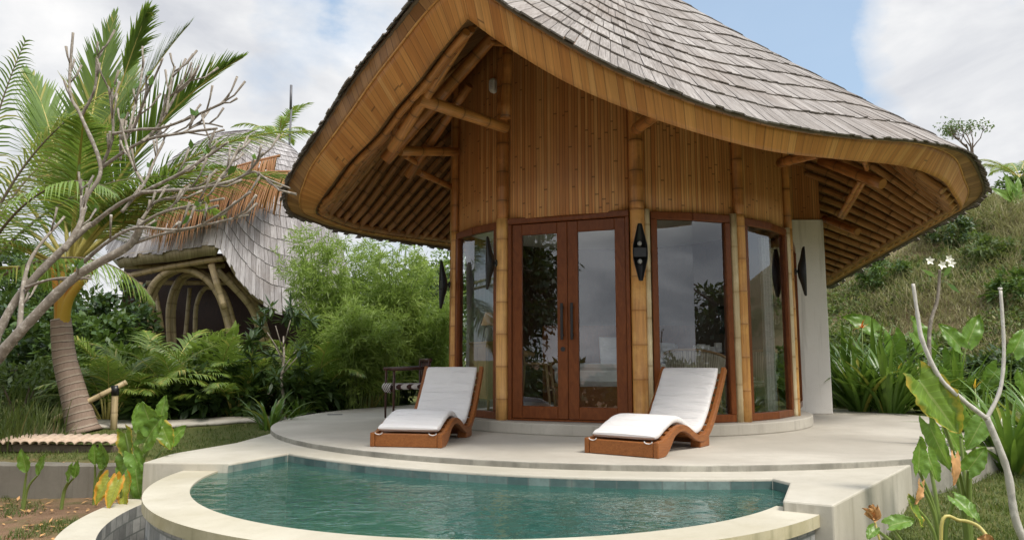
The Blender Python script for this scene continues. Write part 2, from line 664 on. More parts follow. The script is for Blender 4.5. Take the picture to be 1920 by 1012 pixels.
def m_water():
    m, t = new_mat("pool_water")
    pos = t.n('ShaderNodeTexCoord').outputs['Object']
    a = t.noise(t.vscale(pos, (1, 1.25, 1)), 6.5, 2, .45, dist=.5)
    b_ = t.noise(t.vscale(pos, (1, 1.5, 1)), 17, 2, .5, dist=.3)
    calm = t.ramp(t.noise(pos, .8, 2, .5), ((.36, .25), (.62, 1.0)))
    h = t.math('MULTIPLY', t.math('ADD', a, t.math('MULTIPLY', b_, .22)), calm)
    bn = t.n('ShaderNodeBump')
    bn.inputs['Strength'].default_value = 1.0
    bn.inputs['Distance'].default_value = .020
    t.link(h, bn.inputs['Height'])
    fr = t.n('ShaderNodeFresnel')
    fr.inputs[0].default_value = 1.52
    t.link(bn.outputs[0], fr.inputs['Normal'])
    gl = t.n('ShaderNodeBsdfGlossy')
    gl.inputs['Roughness'].default_value = .02
    t.link(bn.outputs[0], gl.inputs['Normal'])
    tr = t.n('ShaderNodeBsdfTransparent')
    tr.inputs[0].default_value = (.50, .82, .74, 1)
    df = t.n('ShaderNodeBsdfDiffuse')
    df.inputs[0].default_value = (.065, .20, .160, 1)
    mu = t.n('ShaderNodeMixShader')
    mu.inputs[0].default_value = .42
    t.link(tr.outputs[0], mu.inputs[1])
    t.link(df.outputs[0], mu.inputs[2])
    mx = t.n('ShaderNodeMixShader')
    t.link(fr.outputs[0], mx.inputs[0])
    t.link(mu.outputs[0], mx.inputs[1])
    t.link(gl.outputs[0], mx.inputs[2])
    finish(t, mx.outputs[0])
    return m


def m_tile(name, sx, sy, stops, grout=(.10, .12, .11), gw=.006):
    m, t = new_mat(name)
    uv, u, v = uvxy(t)
    row = t.math('FLOOR', t.math('DIVIDE', v, sy))
    us = t.math('ADD', t.math('DIVIDE', u, sx), t.math('MULTIPLY', row, .37))
    cx = t.math('FLOOR', us)
    wn = t.n('ShaderNodeTexWhiteNoise', noise_dimensions='2D')
    t.link(vec(t, cx, row), wn.inputs['Vector'])
    base = t.ramp(wn.outputs['Value'], stops)
    pos = t.n('ShaderNodeTexCoord').outputs['Object']
    n = t.noise(pos, 14, 6, .65)
    n2 = t.noise(pos, 2.2, 4, .6)
    col = t.mix(t.math('MULTIPLY', t.math('SUBTRACT', n, .4, clamp=True), 1.4), base, tuple(.35 * c for c in stops[0][1]))
    col = t.mix(t.math('MULTIPLY', t.math('SUBTRACT', n2, .55, clamp=True), 2.0), col, (.50, .47, .38))
    fx = t.math('FRACT', us)
    fy = t.math('FRACT', t.math('DIVIDE', v, sy))
    ex = t.math('MULTIPLY', t.math('MINIMUM', fx, t.math('SUBTRACT', 1.0, fx)), sx)
    ey = t.math('MULTIPLY', t.math('MINIMUM', fy, t.math('SUBTRACT', 1.0, fy)), sy)
    e = t.math('LESS_THAN', t.math('MINIMUM', ex, ey), gw)
    col = t.mix(t.math('MULTIPLY', e, .7), col, grout)
    h = t.math('ADD', t.math('MULTIPLY', t.math('SUBTRACT', 1.0, e), .8), t.math('MULTIPLY', n, .4))
    finish(t, principled(t, col, .5, h, .5, .008).outputs[0])
    return m


def m_fabric(name, col, stripe=None):
    m, t = new_mat(name)
    pos = t.n('ShaderNodeTexCoord').outputs['Object']
    w1 = t.noise(pos, 260, 2)
    w2 = t.noise(pos, 3.5, 5, .6)
    uv, u, v = uvxy(t)
    pl = t.noise(vec(t, t.math('MULTIPLY', u, 2.2), t.math('MULTIPLY', v, 13.0)), 1.0, 4, .55, dist=.8)
    c = t.mix(t.math('MULTIPLY', w1, .35), col, tuple(.78 * x for x in col))
    c = t.mix(t.math('MULTIPLY', t.math('SUBTRACT', w2, .5, clamp=True), .6), c, tuple(.8 * x for x in col))
    if stripe:
        s = t.math('LESS_THAN', t.math('FRACT', t.math('MULTIPLY', u, stripe[0])), .45)
        c = t.mix(s, c, stripe[1])
    h = t.math('ADD', t.math('MULTIPLY', pl, 1.0), t.math('MULTIPLY', w1, .05))
    finish(t, principled(t, c, .95, h, .8, .045, .15).outputs[0])
    return m


def m_bark(name, a, b, ring=0.0, spots=None):
    m, t = new_mat(name)
    uv, u, v = uvxy(t)
    pos = t.n('ShaderNodeTexCoord').outputs['Object']
    n = t.noise(t.vscale(pos, (3, 3, 1.0)), 6, 7, .65)
    col = t.mix(n, a, b)
    h = n
    if ring:
        q = t.math('ADD', t.math('DIVIDE', v, ring), t.math('MULTIPLY', t.noise(pos, 5, 3), .5))
        f = t.math('FRACT', q)
        l = t.math('LESS_THAN', f, .2)
        col = t.mix(t.math('MULTIPLY', l, .55), col, (.42, .36, .29))
        l2 = t.math('GREATER_THAN', f, .88)
        col = t.mix(t.math('MULTIPLY', l2, .7), col, (.05, .035, .025))
        h = t.math('ADD', n, f)
    if spots:
        s = t.noise(pos, 24, 4, .6)
        col = t.mix(t.math('MULTIPLY', t.math('SUBTRACT', s, .52, clamp=True), 4.0), col, spots)
        s2 = t.noise(pos, 9, 5, .6)
        col = t.mix(t.math('MULTIPLY', t.math('SUBTRACT', s2, .55, clamp=True), 3.0), col, tuple(.35 * c for c in a))
    finish(t, principled(t, col, .8, h, .5, .02, .3).outputs[0])
    return m


def m_ground():
    m, t = new_mat("soil_and_grass")
    pos = t.n('ShaderNodeTexCoord').outputs['Object']
    n1 = t.noise(pos, .55, 6, .6, dist=.4)
    n2 = t.noise(pos, 4.5, 8, .68)
    n3 = t.noise(pos, 30, 5, .7)
    dirt = t.mix(n2, (.10, .055, .03), (.30, .19, .115))
    dirt = t.mix(t.math('MULTIPLY', t.math('GREATER_THAN', n3, .66), .5), dirt, (.36, .29, .22))
    gr = t.mix(n3, (.045, .065, .014), (.15, .165, .05))
    gr = t.mix(t.math('MULTIPLY', t.math('SUBTRACT', n2, .45, clamp=True), 1.6), gr, (.20, .16, .075))
    sep = t.n('ShaderNodeSeparateXYZ')
    t.link(pos, sep.inputs[0])
    # straw and brown litter up the slope
    up = t.math('MULTIPLY', t.math('ADD', t.math('SUBTRACT', sep.outputs[2], .25), t.math('MULTIPLY', t.math('SUBTRACT', n2, .5), .8)), 2.0, clamp=True)
    straw = t.mix(n3, (.10, .075, .04), (.30, .24, .13))
    straw = t.mix(t.math('MULTIPLY', t.math('GREATER_THAN', n1, .56), .5), straw, (.085, .095, .03))
    gr = t.mix(up, gr, straw)
    # bare soil on the near left, turf elsewhere
    k = t.math('ADD', t.math('MULTIPLY', t.math('SUBTRACT', 9.0, sep.outputs[1]), .9), t.math('MULTIPLY', t.math('SUBTRACT', n1, .5), 2.4))
    k2 = t.math('SUBTRACT', 0.0, t.math('ADD', sep.outputs[0], 1.0))
    k = t.math('MINIMUM', k, k2, clamp=True)
    patch = t.math('MULTIPLY', t.math('SUBTRACT', t.noise(pos, 2.3, 6, .62), .5, clamp=True), 5.0, clamp=True)
    k = t.math('MULTIPLY', k, t.math('SUBTRACT', 1.0, t.math('MULTIPLY', patch, .75)))
    col = t.mix(k, gr, dirt)
    h = t.math('ADD', n2, t.math('MULTIPLY', n3, .5))
    finish(t, principled(t, col, .95, h, .8, .05, .2).outputs[0])
    return m


M = {}
M['wall'] = m_strips("split_bamboo", .036, ((0, (.50, .195, .060)), (.35, (.60, .262, .088)), (.75, (.67, .322, .115)), (1, (.73, .40, .16))))
M['fascia'] = m_strips("bamboo_boards", .085, ((0, (.52, .205, .05)), (.35, (.62, .27, .074)), (.75, (.68, .315, .09)), (1, (.76, .40, .14))), nodes=True, node_gap=.9, grain=40, gapdark=.42)
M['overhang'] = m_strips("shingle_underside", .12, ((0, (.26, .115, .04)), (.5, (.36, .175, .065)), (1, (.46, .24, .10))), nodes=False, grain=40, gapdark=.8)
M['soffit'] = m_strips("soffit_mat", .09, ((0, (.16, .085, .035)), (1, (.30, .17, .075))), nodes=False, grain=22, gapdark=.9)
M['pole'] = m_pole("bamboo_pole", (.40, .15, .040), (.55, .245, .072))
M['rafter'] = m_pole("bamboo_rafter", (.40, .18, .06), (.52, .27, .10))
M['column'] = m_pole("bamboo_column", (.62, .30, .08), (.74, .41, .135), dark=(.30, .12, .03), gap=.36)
M['lath'] = m_pole("pale_lath", (.58, .46, .26), (.68, .57, .36), dark=(.36, .24, .11), gap=.5)
M['palebark'] = m_bark("pale_bark", (.36, .335, .29), (.56, .53, .48), spots=(.66, .63, .58))
M['mossy'] = m_concrete("mossy_cement", (.42, .36, .20), (.52, .47, .33), (.20, .19, .10), 2.0)
M['palepole'] = m_pole("weathered_bamboo", (.46, .34, .18), (.58, .46, .27), dark=(.20, .14, .07))
M['frame'] = m_wood("red_hardwood", (.125, .034, .010), (.25, .076, .021), .34, spec=.22)
M['teak'] = m_wood("oiled_teak", (.19, .060, .016), (.35, .132, .038), .40, spec=.25, grain=(22, 2.6, 22))
M['lightwood'] = m_wood("light_wood", (.38, .22, .10), (.52, .33, .17), .5)
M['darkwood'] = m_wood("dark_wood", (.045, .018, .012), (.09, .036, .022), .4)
M['shingle'] = m_shingle("grey_shingles", ((0, (.23, .205, .185)), (.35, (.285, .258, .237)), (.7, (.335, .305, .283)), (1, (.395, .365, .34))))
M['terrace'] = m_concrete("terrace_cement", (.45, .415, .355), (.56, .525, .455), (.33, .30, .25))
M['deck'] = m_concrete("deck_cement", (.46, .43, .36), (.55, .515, .44), (.33, .30, .23))
M['coping'] = m_concrete("coping_cement", (.45, .415, .33), (.55, .51, .41), (.33, .29, .19))
M['edge'] = m_concrete("damp_cement", (.20, .19, .16), (.42, .40, .34), (.16, .15, .125), 2.5)
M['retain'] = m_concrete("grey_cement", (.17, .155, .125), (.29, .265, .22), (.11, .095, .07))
M['plaster'] = m_concrete("white_plaster", (.74, .71, .665), (.79, .76, .715), (.68, .64, .58), .7, .8)
M['tile'] = m_tile("pool_tile", .16, .16, ((0, (.055, .10, .095)), (.5, (.09, .145, .135)), (1, (.17, .23, .21))))
M['stone'] = m_tile("grey_stone_tile", .13, .11, ((0, (.17, .175, .17)), (.5, (.27, .275, .265)), (1, (.42, .42, .40))))
M['glass'] = m_glass()
M['water'] = m_water()
M['black'] = m_plain("black_metal", (.012, .012, .013), .38)
M['iron'] = m_plain("grey_iron", (.10, .10, .11), .5)
M['bulb'] = m_plain("frosted_bulb", (.38, .38, .37), .12)
M['cushion'] = m_fabric("white_canvas", (.74, .715, .70))
M['linen'] = m_fabric("white_linen", (.90, .90, .91))
M['curtain'] = m_fabric("sheer_curtain", (.66, .67, .68))
M['stripe'] = m_fabric("striped_weave", (.72, .68, .64), (14.0, (.08, .04, .035)))
M['rope'] = m_strips("woven_rope", .03, ((0, (.50, .44, .34)), (1, (.66, .60, .49))), nodes=False, grain=60, gapdark=.7)
M['floor'] = m_plain("room_floor", (.52, .49, .44), .35, 3)
M['whiteplastic'] = m_plain("white_plastic", (.74, .72, .68), .4)
M['palmtrunk'] = m_bark("palm_bark", (.17, .115, .085), (.38, .285, .225), ring=.105)
M['sheath'] = m_leaf("orange_sheath", (.50, .16, .012), (.58, .42, .06), rough=.4, trans=.1)
M['plumbark'] = m_bark("plumeria_bark", (.15, .125, .10), (.33, .29, .24), spots=(.58, .54, .48))
M['bark'] = m_bark("brown_bark", (.10, .075, .055), (.20, .155, .115))
M['stem'] = m_plain("green_stem", (.16, .22, .05), .5, 8, .3)
M['ystem'] = m_plain("yellow_stem", (.42, .36, .10), .5, 8, .3)
M['palm'] = m_leaf("palm_leaf", (.07, .135, .022), (.25, .36, .065), (.44, .38, .10), .40, .35)
M['ypalm'] = m_leaf("yellowing_palm_leaf", (.17, .21, .04), (.42, .41, .13), (.40, .24, .08), .45, .4)
M['areca'] = m_leaf("areca_leaf", (.07, .14, .018), (.26, .34, .06), (.42, .37, .09), .40, .38)
M['bush'] = m_leaf("bush_leaf", (.032, .075, .016), (.125, .205, .042), None, .5, .3)
M['deep'] = m_leaf("deep_green_leaf", (.014, .038, .012), (.060, .110, .028), None, .45, .22)
M['feather'] = m_leaf("feathery_leaf", (.17, .27, .045), (.42, .52, .14), None, .5, .55)
M['strap'] = m_leaf("strap_leaf", (.045, .115, .016), (.17, .29, .045), (.30, .28, .05), .33, .32)
M['grass'] = m_leaf("grass_blade", (.045, .075, .014), (.15, .19, .045), (.26, .21, .09), .6, .35)
M['hay'] = m_leaf("dry_grass", (.20, .175, .085), (.46, .41, .25), (.12, .17, .04), .8, .3, dead=.12)
M['weed'] = m_leaf("weed_leaf", (.045, .08, .018), (.16, .21, .06), (.28, .24, .09), .6, .35)
M['deadfrond'] = m_leaf("dead_frond", (.22, .085, .035), (.46, .24, .11), (.12, .06, .03), .8, .25)
M['bigleaf'] = m_bigleaf("elephant_ear_leaf", (.15, .28, .04), None)
M['bigleafy'] = m_bigleaf("yellow_edged_leaf", (.16, .27, .035), (.60, .42, .06), .24)
M['bigleafo'] = m_bigleaf("orange_leaf", (.34, .36, .05), (.64, .30, .03), .38)
M['dryleaf'] = m_plain("dry_curled_leaf", (.48, .26, .10), .7, 12, .4)
M['petal'] = m_plain("white_petal", (.82, .81, .70), .6)
M['orangeflower'] = m_plain("orange_petal", (.75, .22, .015), .5)
M['yellowflower'] = m_plain("yellow_petal", (.72, .48, .03), .5)
M['terracotta'] = m_plain("clay_tile", (.52, .39, .29), .85, 9, .4)
M['ground'] = m_ground()

# ------------------------------------------------------------------ plan of the place
BC = Vector((1.40, 10.11))          # centre of the round room
BR = 2.25                           # its wall
PC = Vector((-.14, 6.10))           # centre of the pool ring
TER_R, DECK_R = 4.42, 4.74
RI, RO = 2.25, 2.54                 # pool coping
Z_DECK, Z_RING, Z_WATER = -.05, -.112, -.125


def sstep(a, b, x):
    t = max(0.0, min(1.0, (x - a) / (b - a)))
    return t * t * (3 - 2 * t)


def hill_h(x, y):
    r = math.hypot(x, y - 3)
    az = math.degrees(math.atan2(x, y - 3))
    k = sstep(14, 33, az) * (1 - .75 * sstep(62, 88, az)) * (1 - sstep(115, 150, az))
    h = 5.5 * sstep(12.6, 25.0, r) * k
    h += k * sstep(13, 16, r) * (.45 * noise.noise((x * .28, y * .28, 1.3)) + .2 * noise.noise((x * .8, y * .8, 4.1)))
    return h


def ground_z(x, y):
    left = -.66 + .33 * sstep(8.12, 8.30, y) + .22 * sstep(8.6, 12.5, y)
    right = -.92 + .40 * sstep(0, 4.6, y) + .30 * sstep(4.4, 7.2, y) + .20 * sstep(7, 10.5, y)
    k = sstep(-1.0, 1.5, x)
    z = left * (1 - k) + right * k
    if y < 0:
        z -= min(6.0, .12 * -y)
    z += .03 * noise.noise((x * .9, y * .9, 0)) + .012 * noise.noise((x * 3.1, y * 3.1, 5))
    z += max(0.0, hill_h(x, y))
    return z


def dug(x, y):
    p = Vector((x, y))
    return (p - BC).length < 4.15 or (p - PC).length < 2.62


def build_ground():
    def axis(lo, hi, step):
        a = list(np.arange(lo, hi + 1e-6, step))
        s, x = step, lo
        pre = []
        while x > -900:
            s *= 1.3
            x -= s
            pre.append(x)
        s, x = step, hi
        post = []
        while x < 900:
            s *= 1.3
            x += s
            post.append(x)
        return pre[::-1] + a + post
    xs, ys = axis(-10, 20, .22), axis(0, 26, .22)
    mb = MB()
    rows = []
    for y in ys:
        rows.append([(x, y, -1.9 if dug(x, y) else ground_z(x, y)) for x in xs])
    mb.grid(rows, None, .5)
    tag(mb.build('ground', M['ground']), kind='structure')


build_ground()


def arc(c, r, a0, a1, n):
    """plan arc, angle from -Y towards +X in degrees"""
    return [(c.x + r * math.sin(R(a0 + (a1 - a0) * i / n)), c.y - r * math.cos(R(a0 + (a1 - a0) * i / n))) for i in range(n + 1)]


def bevel(o, w=.012, seg=2, ang=40):
    m = o.modifiers.new("soft_edge", 'BEVEL')
    m.width = w
    m.segments = seg
    m.limit_method = 'ANGLE'
    m.angle_limit = R(ang)
    return o


# deck plan: left arm, pool edge, right arm
A_L, A_R = -46.0, 5.6
deck_arc = arc(BC, DECK_R, -46.2, 5.4, 40)
left_arm = [(-2.72, 9.6), (-2.80, 7.63), (-3.05, 6.77), (-3.02, 6.20), (-2.30, 6.15)]
right_arm = [(1.90, 5.20), (1.62, 4.56), (1.86, 4.41), (3.62, 6.60), (3.2, 7.2)]


def build_setting():
    mb = MB()
    mb.prism(arc(BC, TER_R, 0, 360, 160)[:-1], -1.7, 0.0, rnd=.5)
    for i, f in enumerate(mb.f):
        if len(f) == 4:
            mb.mi[i] = 1
    t = mb.build('terrace', [M['terrace'], M['edge']])
    bevel(t, .010)
    tag(t, kind='structure')
    mb = MB()
    poly = left_arm + deck_arc + right_arm + [(BC.x, BC.y - 3.0), (-2.0, 9.9)]
    mb.prism(poly[::-1], -1.69, Z_DECK, rnd=.5)
    nl = len(mb.f)
    d = mb.build('pool_deck', [M['deck']])
    # ngon orientation
    import bmesh
    bm = bmesh.new()
    bm.from_mesh(d.data)
    bmesh.ops.recalc_face_normals(bm, faces=bm.faces)
    bmesh.ops.triangulate(bm, faces=[f for f in bm.faces if len(f.verts) > 4])
    bm.to_mesh(d.data)
    bm.free()
    bevel(d, .012, ang=50)
    tag(d, kind='structure')

    pool = thing('swimming_pool', 'half round plunge pool with cream cement rim and teal tile', 'swimming pool', (PC.x, PC.y, Z_RING))
    off = Vector((PC.x, PC.y, 0))

    def ring(r0, r1, z0, z1, a0, a1, n, name, mat, outer=None):
        m = MB()
        A = [math.radians(a0 + (a1 - a0) * i / n) for i in range(n + 1)]
        pts = lambda r, z: [(r * math.sin(a), -r * math.cos(a), z) for a in A]
        uv = lambda r, va, vb: [[(r * a, va) for a in A], [(r * a, vb) for a in A]]
        m.grid([pts(r1, z1), pts(r0, z1)], [[(r1 * a, r1) for a in A], [(r0 * a, r0) for a in A]], .5)
        m.grid([pts(r1, z0), pts(r1, z1)], uv(r1, z0, z1), .5, mi=1)
        m.grid([pts(r0, z1), pts(r0, z0)], uv(r0, z1, z0), .5, mi=1 if outer is None else outer)
        m.grid([pts(r0, z0), pts(r1, z0)], None, .5)
        for k in (0, -1):
            q = [pts(r0, z0)[k], pts(r1, z0)[k], pts(r1, z1)[k], pts(r0, z1)[k]]
            m.quad(*(q if k == 0 else q[::-1]))
        o = m.build(name, mat, pool)
        o.location = (0, 0, -Z_RING)
        for p in o.data.polygons:
            p.use_smooth = False
        bevel(o, .014, 2, 50)
        return o
    ring(RI, RO, Z_RING - .07, Z_RING, -92, 52, 90, 'coping', [M['coping'], M['mossy']], outer=0)
    ring(RI + .02, RO - .03, -1.6, Z_RING - .07, -92, 53, 90, 'pool_wall', [M['stone'], M['stone']])
    ring(2.79, 3.03, -1.2, -.35, -93, 58, 90, 'overflow_wall', [M['coping'], M['coping'], M['stone']], outer=2)
    m = MB()
    A = [math.radians(-93 + 150 * i / 60) for i in range(61)]
    m.grid([[(2.85 * math.sin(a), -2.85 * math.cos(a), -.86) for a in A], [(2.4 * math.sin(a), -2.4 * math.cos(a), -.86) for a in A]],
           [[(2.8 * a, 2.8) for a in A], [(2.4 * a, 2.4) for a in A]], .5)
    o = m.build('overflow_channel', M['stone'], pool)
    o.location = (0, 0, -Z_RING)
    # tiled basin
    inner = [(PC.x + (RI + .01) * math.sin(R(a)), PC.y - (RI + .01) * math.cos(R(a))) for a in np.linspace(50, -90, 70)]
    out = [(-2.30, 6.15)] + deck_arc + [(1.90, 5.20), (1.62, 4.56)]
    far = [(x, y - .004) for x, y in out]
    m = MB()
    L = 0
    for a, b in zip(far, far[1:]):
        l = math.dist(a, b)
        m.quad((*a, -1.15), (*b, -1.15), (*b, Z_DECK - .02), (*a, Z_DECK - .02), [(L, -1.17), (L + l, -1.17), (L + l, Z_DECK - .03), (L, Z_DECK - .03)], .5)
        L += l
    for a, b in zip(inner, inner[1:]):
        l = math.dist(a, b)
        m.quad((*a, -1.15), (*b, -1.15), (*b, Z_RING - .02), (*a, Z_RING - .02), [(L, -1.17), (L + l, -1.17), (L + l, Z_RING - .04), (L, Z_RING - .04)], .5)
        L += l
    b0 = m.add([(-2.9, 3.6, -1.15), (2.4, 3.6, -1.15), (2.4, 8.0, -1.15), (-2.9, 8.0, -1.15)])
    m.face((b0, b0 + 1, b0 + 2, b0 + 3), [(-2.9, 3.6), (2.4, 3.6), (2.4, 8), (-2.9, 8)], .5)
    o = m.build('basin', M['tile'], pool)
    o.location = (-PC.x, -PC.y, -Z_RING)
    # water
    m = MB()
    poly = [(PC.x + (RI + .03) * math.sin(R(a)), PC.y - (RI + .03) * math.cos(R(a))) for a in np.linspace(-92, 48, 70)]
    poly += [(1.70, 4.56), (1.95, 5.20), (1.9, 5.46)] + [(x, y + .02) for x, y in deck_arc[::-1]] + [(-2.36, 6.19)]
    b0 = m.add([(x, y, Z_WATER) for x, y in poly])
    m.face(range(b0, b0 + len(poly)), None, .5)
    w = m.build('water', M['water'])
    bm = bmesh.new()
    bm.from_mesh(w.data)
    bmesh.ops.recalc_face_normals(bm, faces=bm.faces)
    for f in bm.faces:
        if f.normal.z < 0:
            f.normal_flip()
    bmesh.ops.triangulate(bm, faces=bm.faces)
    bm.to_mesh(w.data)
    bm.free()
    tag(w, kind='structure')


build_setting()

# ------------------------------------------------------------------ roof shape
APEX = Vector((1.5, 10.3, 6.62))
# stations: shingle edge, seam, inner lower edge of the fascia, each (photo x, photo y, depth)
RIGHT = [((852, -90, 5.60), (862, -38, 5.68), (878, 35, 5.85)),
         ((930, -8, 5.62), (930, 2, 5.67), (945, 84, 5.82)),
         ((1040, 62, 5.60), (1040, 72, 5.66), (1050, 148, 5.80)),
         ((1150, 122, 5.60), (1150, 132, 5.66), (1160, 198, 5.80)),
         ((1300, 184, 5.65), (1300, 194, 5.71), (1305, 248, 5.86)),
         ((1450, 228, 5.85), (1450, 237, 5.91), (1445, 283, 6.06)),
         ((1590, 251, 6.25), (1588, 258, 6.31), (1573, 298, 6.46)),
         ((1727, 262, 7.00), (1722, 270, 7.05), (1692, 311, 7.20)),
         ((1809, 284, 7.90), (1784, 293, 7.85), (1764, 337, 7.92)),
         ((1836, 325, 8.60), (1805, 336, 8.42), (1787, 364, 8.35)),
         ((1841, 360, 9.20), (1812, 366, 8.95), (1801, 391, 8.80)),
         ((1800, 393, 9.75), (1785, 398, 9.50), (1778, 404, 9.40)),
         ((1690, 456, 11.2), (1684, 457, 11.05), (1680, 456, 10.95)),
         ((1555, 534, 13.2), (1550, 534, 13.1), (1545, 532, 13.0))]
LEFT = [((779, 0, 6.00), (800, 25, 6.05), (831, 91, 6.22)),
        ((735, 58, 6.35), (745, 95, 6.40), (780, 158, 6.56)),
        ((690, 114, 6.80), (700, 153, 6.85), (735, 210, 6.98)),
        ((645, 177, 7.30), (658, 213, 7.30), (699, 259, 7.40)),
        ((604, 241, 7.80), (616, 270, 7.80), (649, 309, 7.86)),
        ((568, 295, 8.40), (585, 314, 8.32), (622, 346, 8.30)),
        ((549, 327, 8.90), (570, 350, 8.72), (606, 368, 8.65)),
        ((539, 356, 9.25), (564, 372, 9.05), (597, 382, 8.92)),
        ((540, 386, 9.65), (567, 392, 9.45), (592, 395, 9.30)),
        ((568, 405, 10.0), (588, 406, 9.75), (604, 407, 9.65)),
        ((676, 437, 10.9), (680, 436, 10.75), (684, 433, 10.65)),
        ((845, 463, 12.6), (846, 460, 12.5), (848, 457, 12.4))]
REAR = [(5.2, 14.6, 2.2), (4.0, 15.6, 2.3), (2.4, 15.9, 2.45), (.8, 15.2, 2.6), (-.4, 14.0, 2.7)]


def catmull(pts, per):
    pts = [Vector(p) for p in pts]
    o = []
    for i in range(len(pts) - 1):
        p0, p1, p2, p3 = pts[max(0, i - 1)], pts[i], pts[i + 1], pts[min(len(pts) - 1, i + 2)]
        for k in range(per):
            t = k / per
            o.append(.5 * ((2 * p1) + (p2 - p0) * t + (2 * p0 - 5 * p1 + 4 * p2 - p3) * t * t + (3 * p1 - p0 - 3 * p2 + p3) * t ** 3))
    o.append(pts[-1])
    return o


PER = 10


def loop(k):
    Rr = [P(*s[k]) for s in RIGHT]
    Ll = [P(*RIGHT[0][k])] + [P(*s[k]) for s in LEFT]
    a = catmull(Rr, PER)                       # peak -> right -> rear right
    b = catmull(Ll, PER)                       # peak -> left -> rear left
    ctr = Vector((APEX.x, APEX.y, 0))
    rear = [Vector(q) for q in REAR]
    if k:
        rear = [q + (ctr - Vector((q.x, q.y, 0))).normalized() * .15 * k - Vector((0, 0, .03 * k)) for q in rear]
    c = catmull([a[-1]] + rear + [b[-1]], 6)
    n_front = (len(a), len(b))
    return a, c[1:-1], b[::-1]


LS, LM, LI = [[*x[0], *x[1], *x[2][:-1]] for x in (loop(0), loop(1), loop(2))]
NR = len(loop(0)[0])                # stations of the right half
NC = len(loop(0)[1])
NTOT = len(LS)


class Roof:
    """height of the shingled skin above a plan point: straight lines from the eave loop to the apex"""
    def __init__(self, lp, apex, k=.06):
        self.a, self.k = apex, k
        rel = [(math.atan2(p.x - apex.x, p.y - apex.y), math.hypot(p.x - apex.x, p.y - apex.y), p.z) for p in lp]
        rel.sort()
        self.az = np.array([r[0] for r in rel])
        self.r = np.array([r[1] for r in rel])
        self.z = np.array([r[2] for r in rel])

    def h(self, t):
        return t + self.k * math.sin(math.pi * min(1, max(0, t)))

    def z_at(self, x, y):
        dx, dy = x - self.a.x, y - self.a.y
        az = math.atan2(dx, dy)
        r = float(np.interp(az, self.az, self.r, period=2 * math.pi))
        z = float(np.interp(az, self.az, self.z, period=2 * math.pi))
        t = 1 - math.hypot(dx, dy) / r
        return z + (self.a.z - z) * self.h(t), t


ROOF = Roof(LS, APEX, -.022)


def skin(s, apex, h, t):
    return Vector((s.x + (apex.x - s.x) * t, s.y + (apex.y - s.y) * t, s.z + (apex.z - s.z) * h(t)))


def shingle_roof(mb, lp, apex, h, courses, w, thick=.022, rag=.25, seed=1):
    """each shingle its own thin board, in courses that run round the roof"""
    rg = random.Random(seed)
    n = len(lp)
    L = [0.0]
    for i in range(n):
        L.append(L[-1] + (lp[(i + 1) % n] - lp[i]).length)
    tot = L[-1]
    arr = np.array([tuple(p) for p in lp] + [tuple(lp[0])])
    La = np.array(L)

    def at(s):
        s %= tot
        return Vector([float(np.interp(s, La, arr[:, k])) for k in range(3)])
    dt = 1.0 / courses
    for c in range(courses):
        t0 = c * dt
        cnt = max(8, int(tot * (1 - t0) / w))
        ph = rg.random()
        cuts = [0.0]
        for i in range(cnt):
            cuts.append(cuts[-1] + rg.uniform(.6, 1.4))
        k = tot / cuts[-1]
        cuts = [q * k for q in cuts]
        wav = [rg.uniform(-1, 1) for _ in range(40)]
        for i in range(cnt):
            s0, s1 = cuts[i] + ph, cuts[i + 1] + ph
            g = (s1 - s0) * .03
            a, b = at(s0 + g), at(s1 - g)
            lowf = np.interp((i / cnt * 39), range(40), wav)
            ta = t0 - dt * (rag * (rg.random() - .5) * .55 + .10 * lowf) + (dt * .02 if c else 0)
            if c == 0:
                ta = -.008 - .010 * rg.random()
            tb = min(.999, t0 + dt * 1.16)
            lift = thick * rg.uniform(.8, 1.8)
            pa, pb = skin(a, apex, h, ta), skin(b, apex, h, ta)
            qa, qb = skin(a, apex, h, tb), skin(b, apex, h, tb)
            nrm = (pb - pa).cross(qa - pa)
            if nrm.length < 1e-9:
                continue
            nrm.normalize()
            if nrm.z < 0:
                nrm.negate()
            u1 = nrm * (lift + .008 + rg.uniform(0, .005))
            l1 = nrm * (lift - thick * .3)
            up = nrm * .006
            ra = rg.random()
            W, LL = (pb - pa).length, (qa - pa).length
            sk = rg.uniform(-.25, .25) * (qa - pa) * .10
            TA, TB = pa + u1, pb + u1 + sk
            ou = rg.random() * 9
            uvt = [(ou, 0), (ou + W, 0), (ou + W, LL), (ou, LL)]
            i0 = mb.add((TA, TB, qb + up, qa + up, pa + l1, pb + l1 + sk))
            flip = (TB - TA).cross(qa - TA).z < 0
            f = (i0, i0 + 1, i0 + 2, i0 + 3)
            mb.face(f[::-1] if flip else f, uvt[::-1] if flip else uvt, ra)
            mb.face((i0 + 4, i0 + 5, i0 + 1, i0), [(ou, 0), (ou + W, 0), (ou + W, .02), (ou, .02)], ra * .5)
            mb.face((i0, i0 + 3, i0 + 4), [(ou, 0)] * 3, ra * .6)
            mb.face((i0 + 1, i0 + 5, i0 + 2), [(ou, 0)] * 3, ra * .6)
    return mb


VILLA = thing('bamboo_villa', 'round bamboo villa with sweeping grey shingle roof and tall wood framed glass doors', 'villa', (BC.x, BC.y, 0))
VO = Vector((BC.x, BC.y, 0))


def vpart(mb, name, mat, parent=None):
    """villa part: geometry written in world coordinates, origin moved to the villa's base"""
    mb.v = [(x - VO.x, y - VO.y, z) for x, y, z in mb.v]
    return mb.build(name, mat, parent or VILLA)


def under(p, drop):
    """point on the underside at a plan point: skin height less the roof's thickness, thinner towards the eave"""
    z, t = ROOF.z_at(p[0], p[1])
    return Vector((p[0], p[1], z - drop))


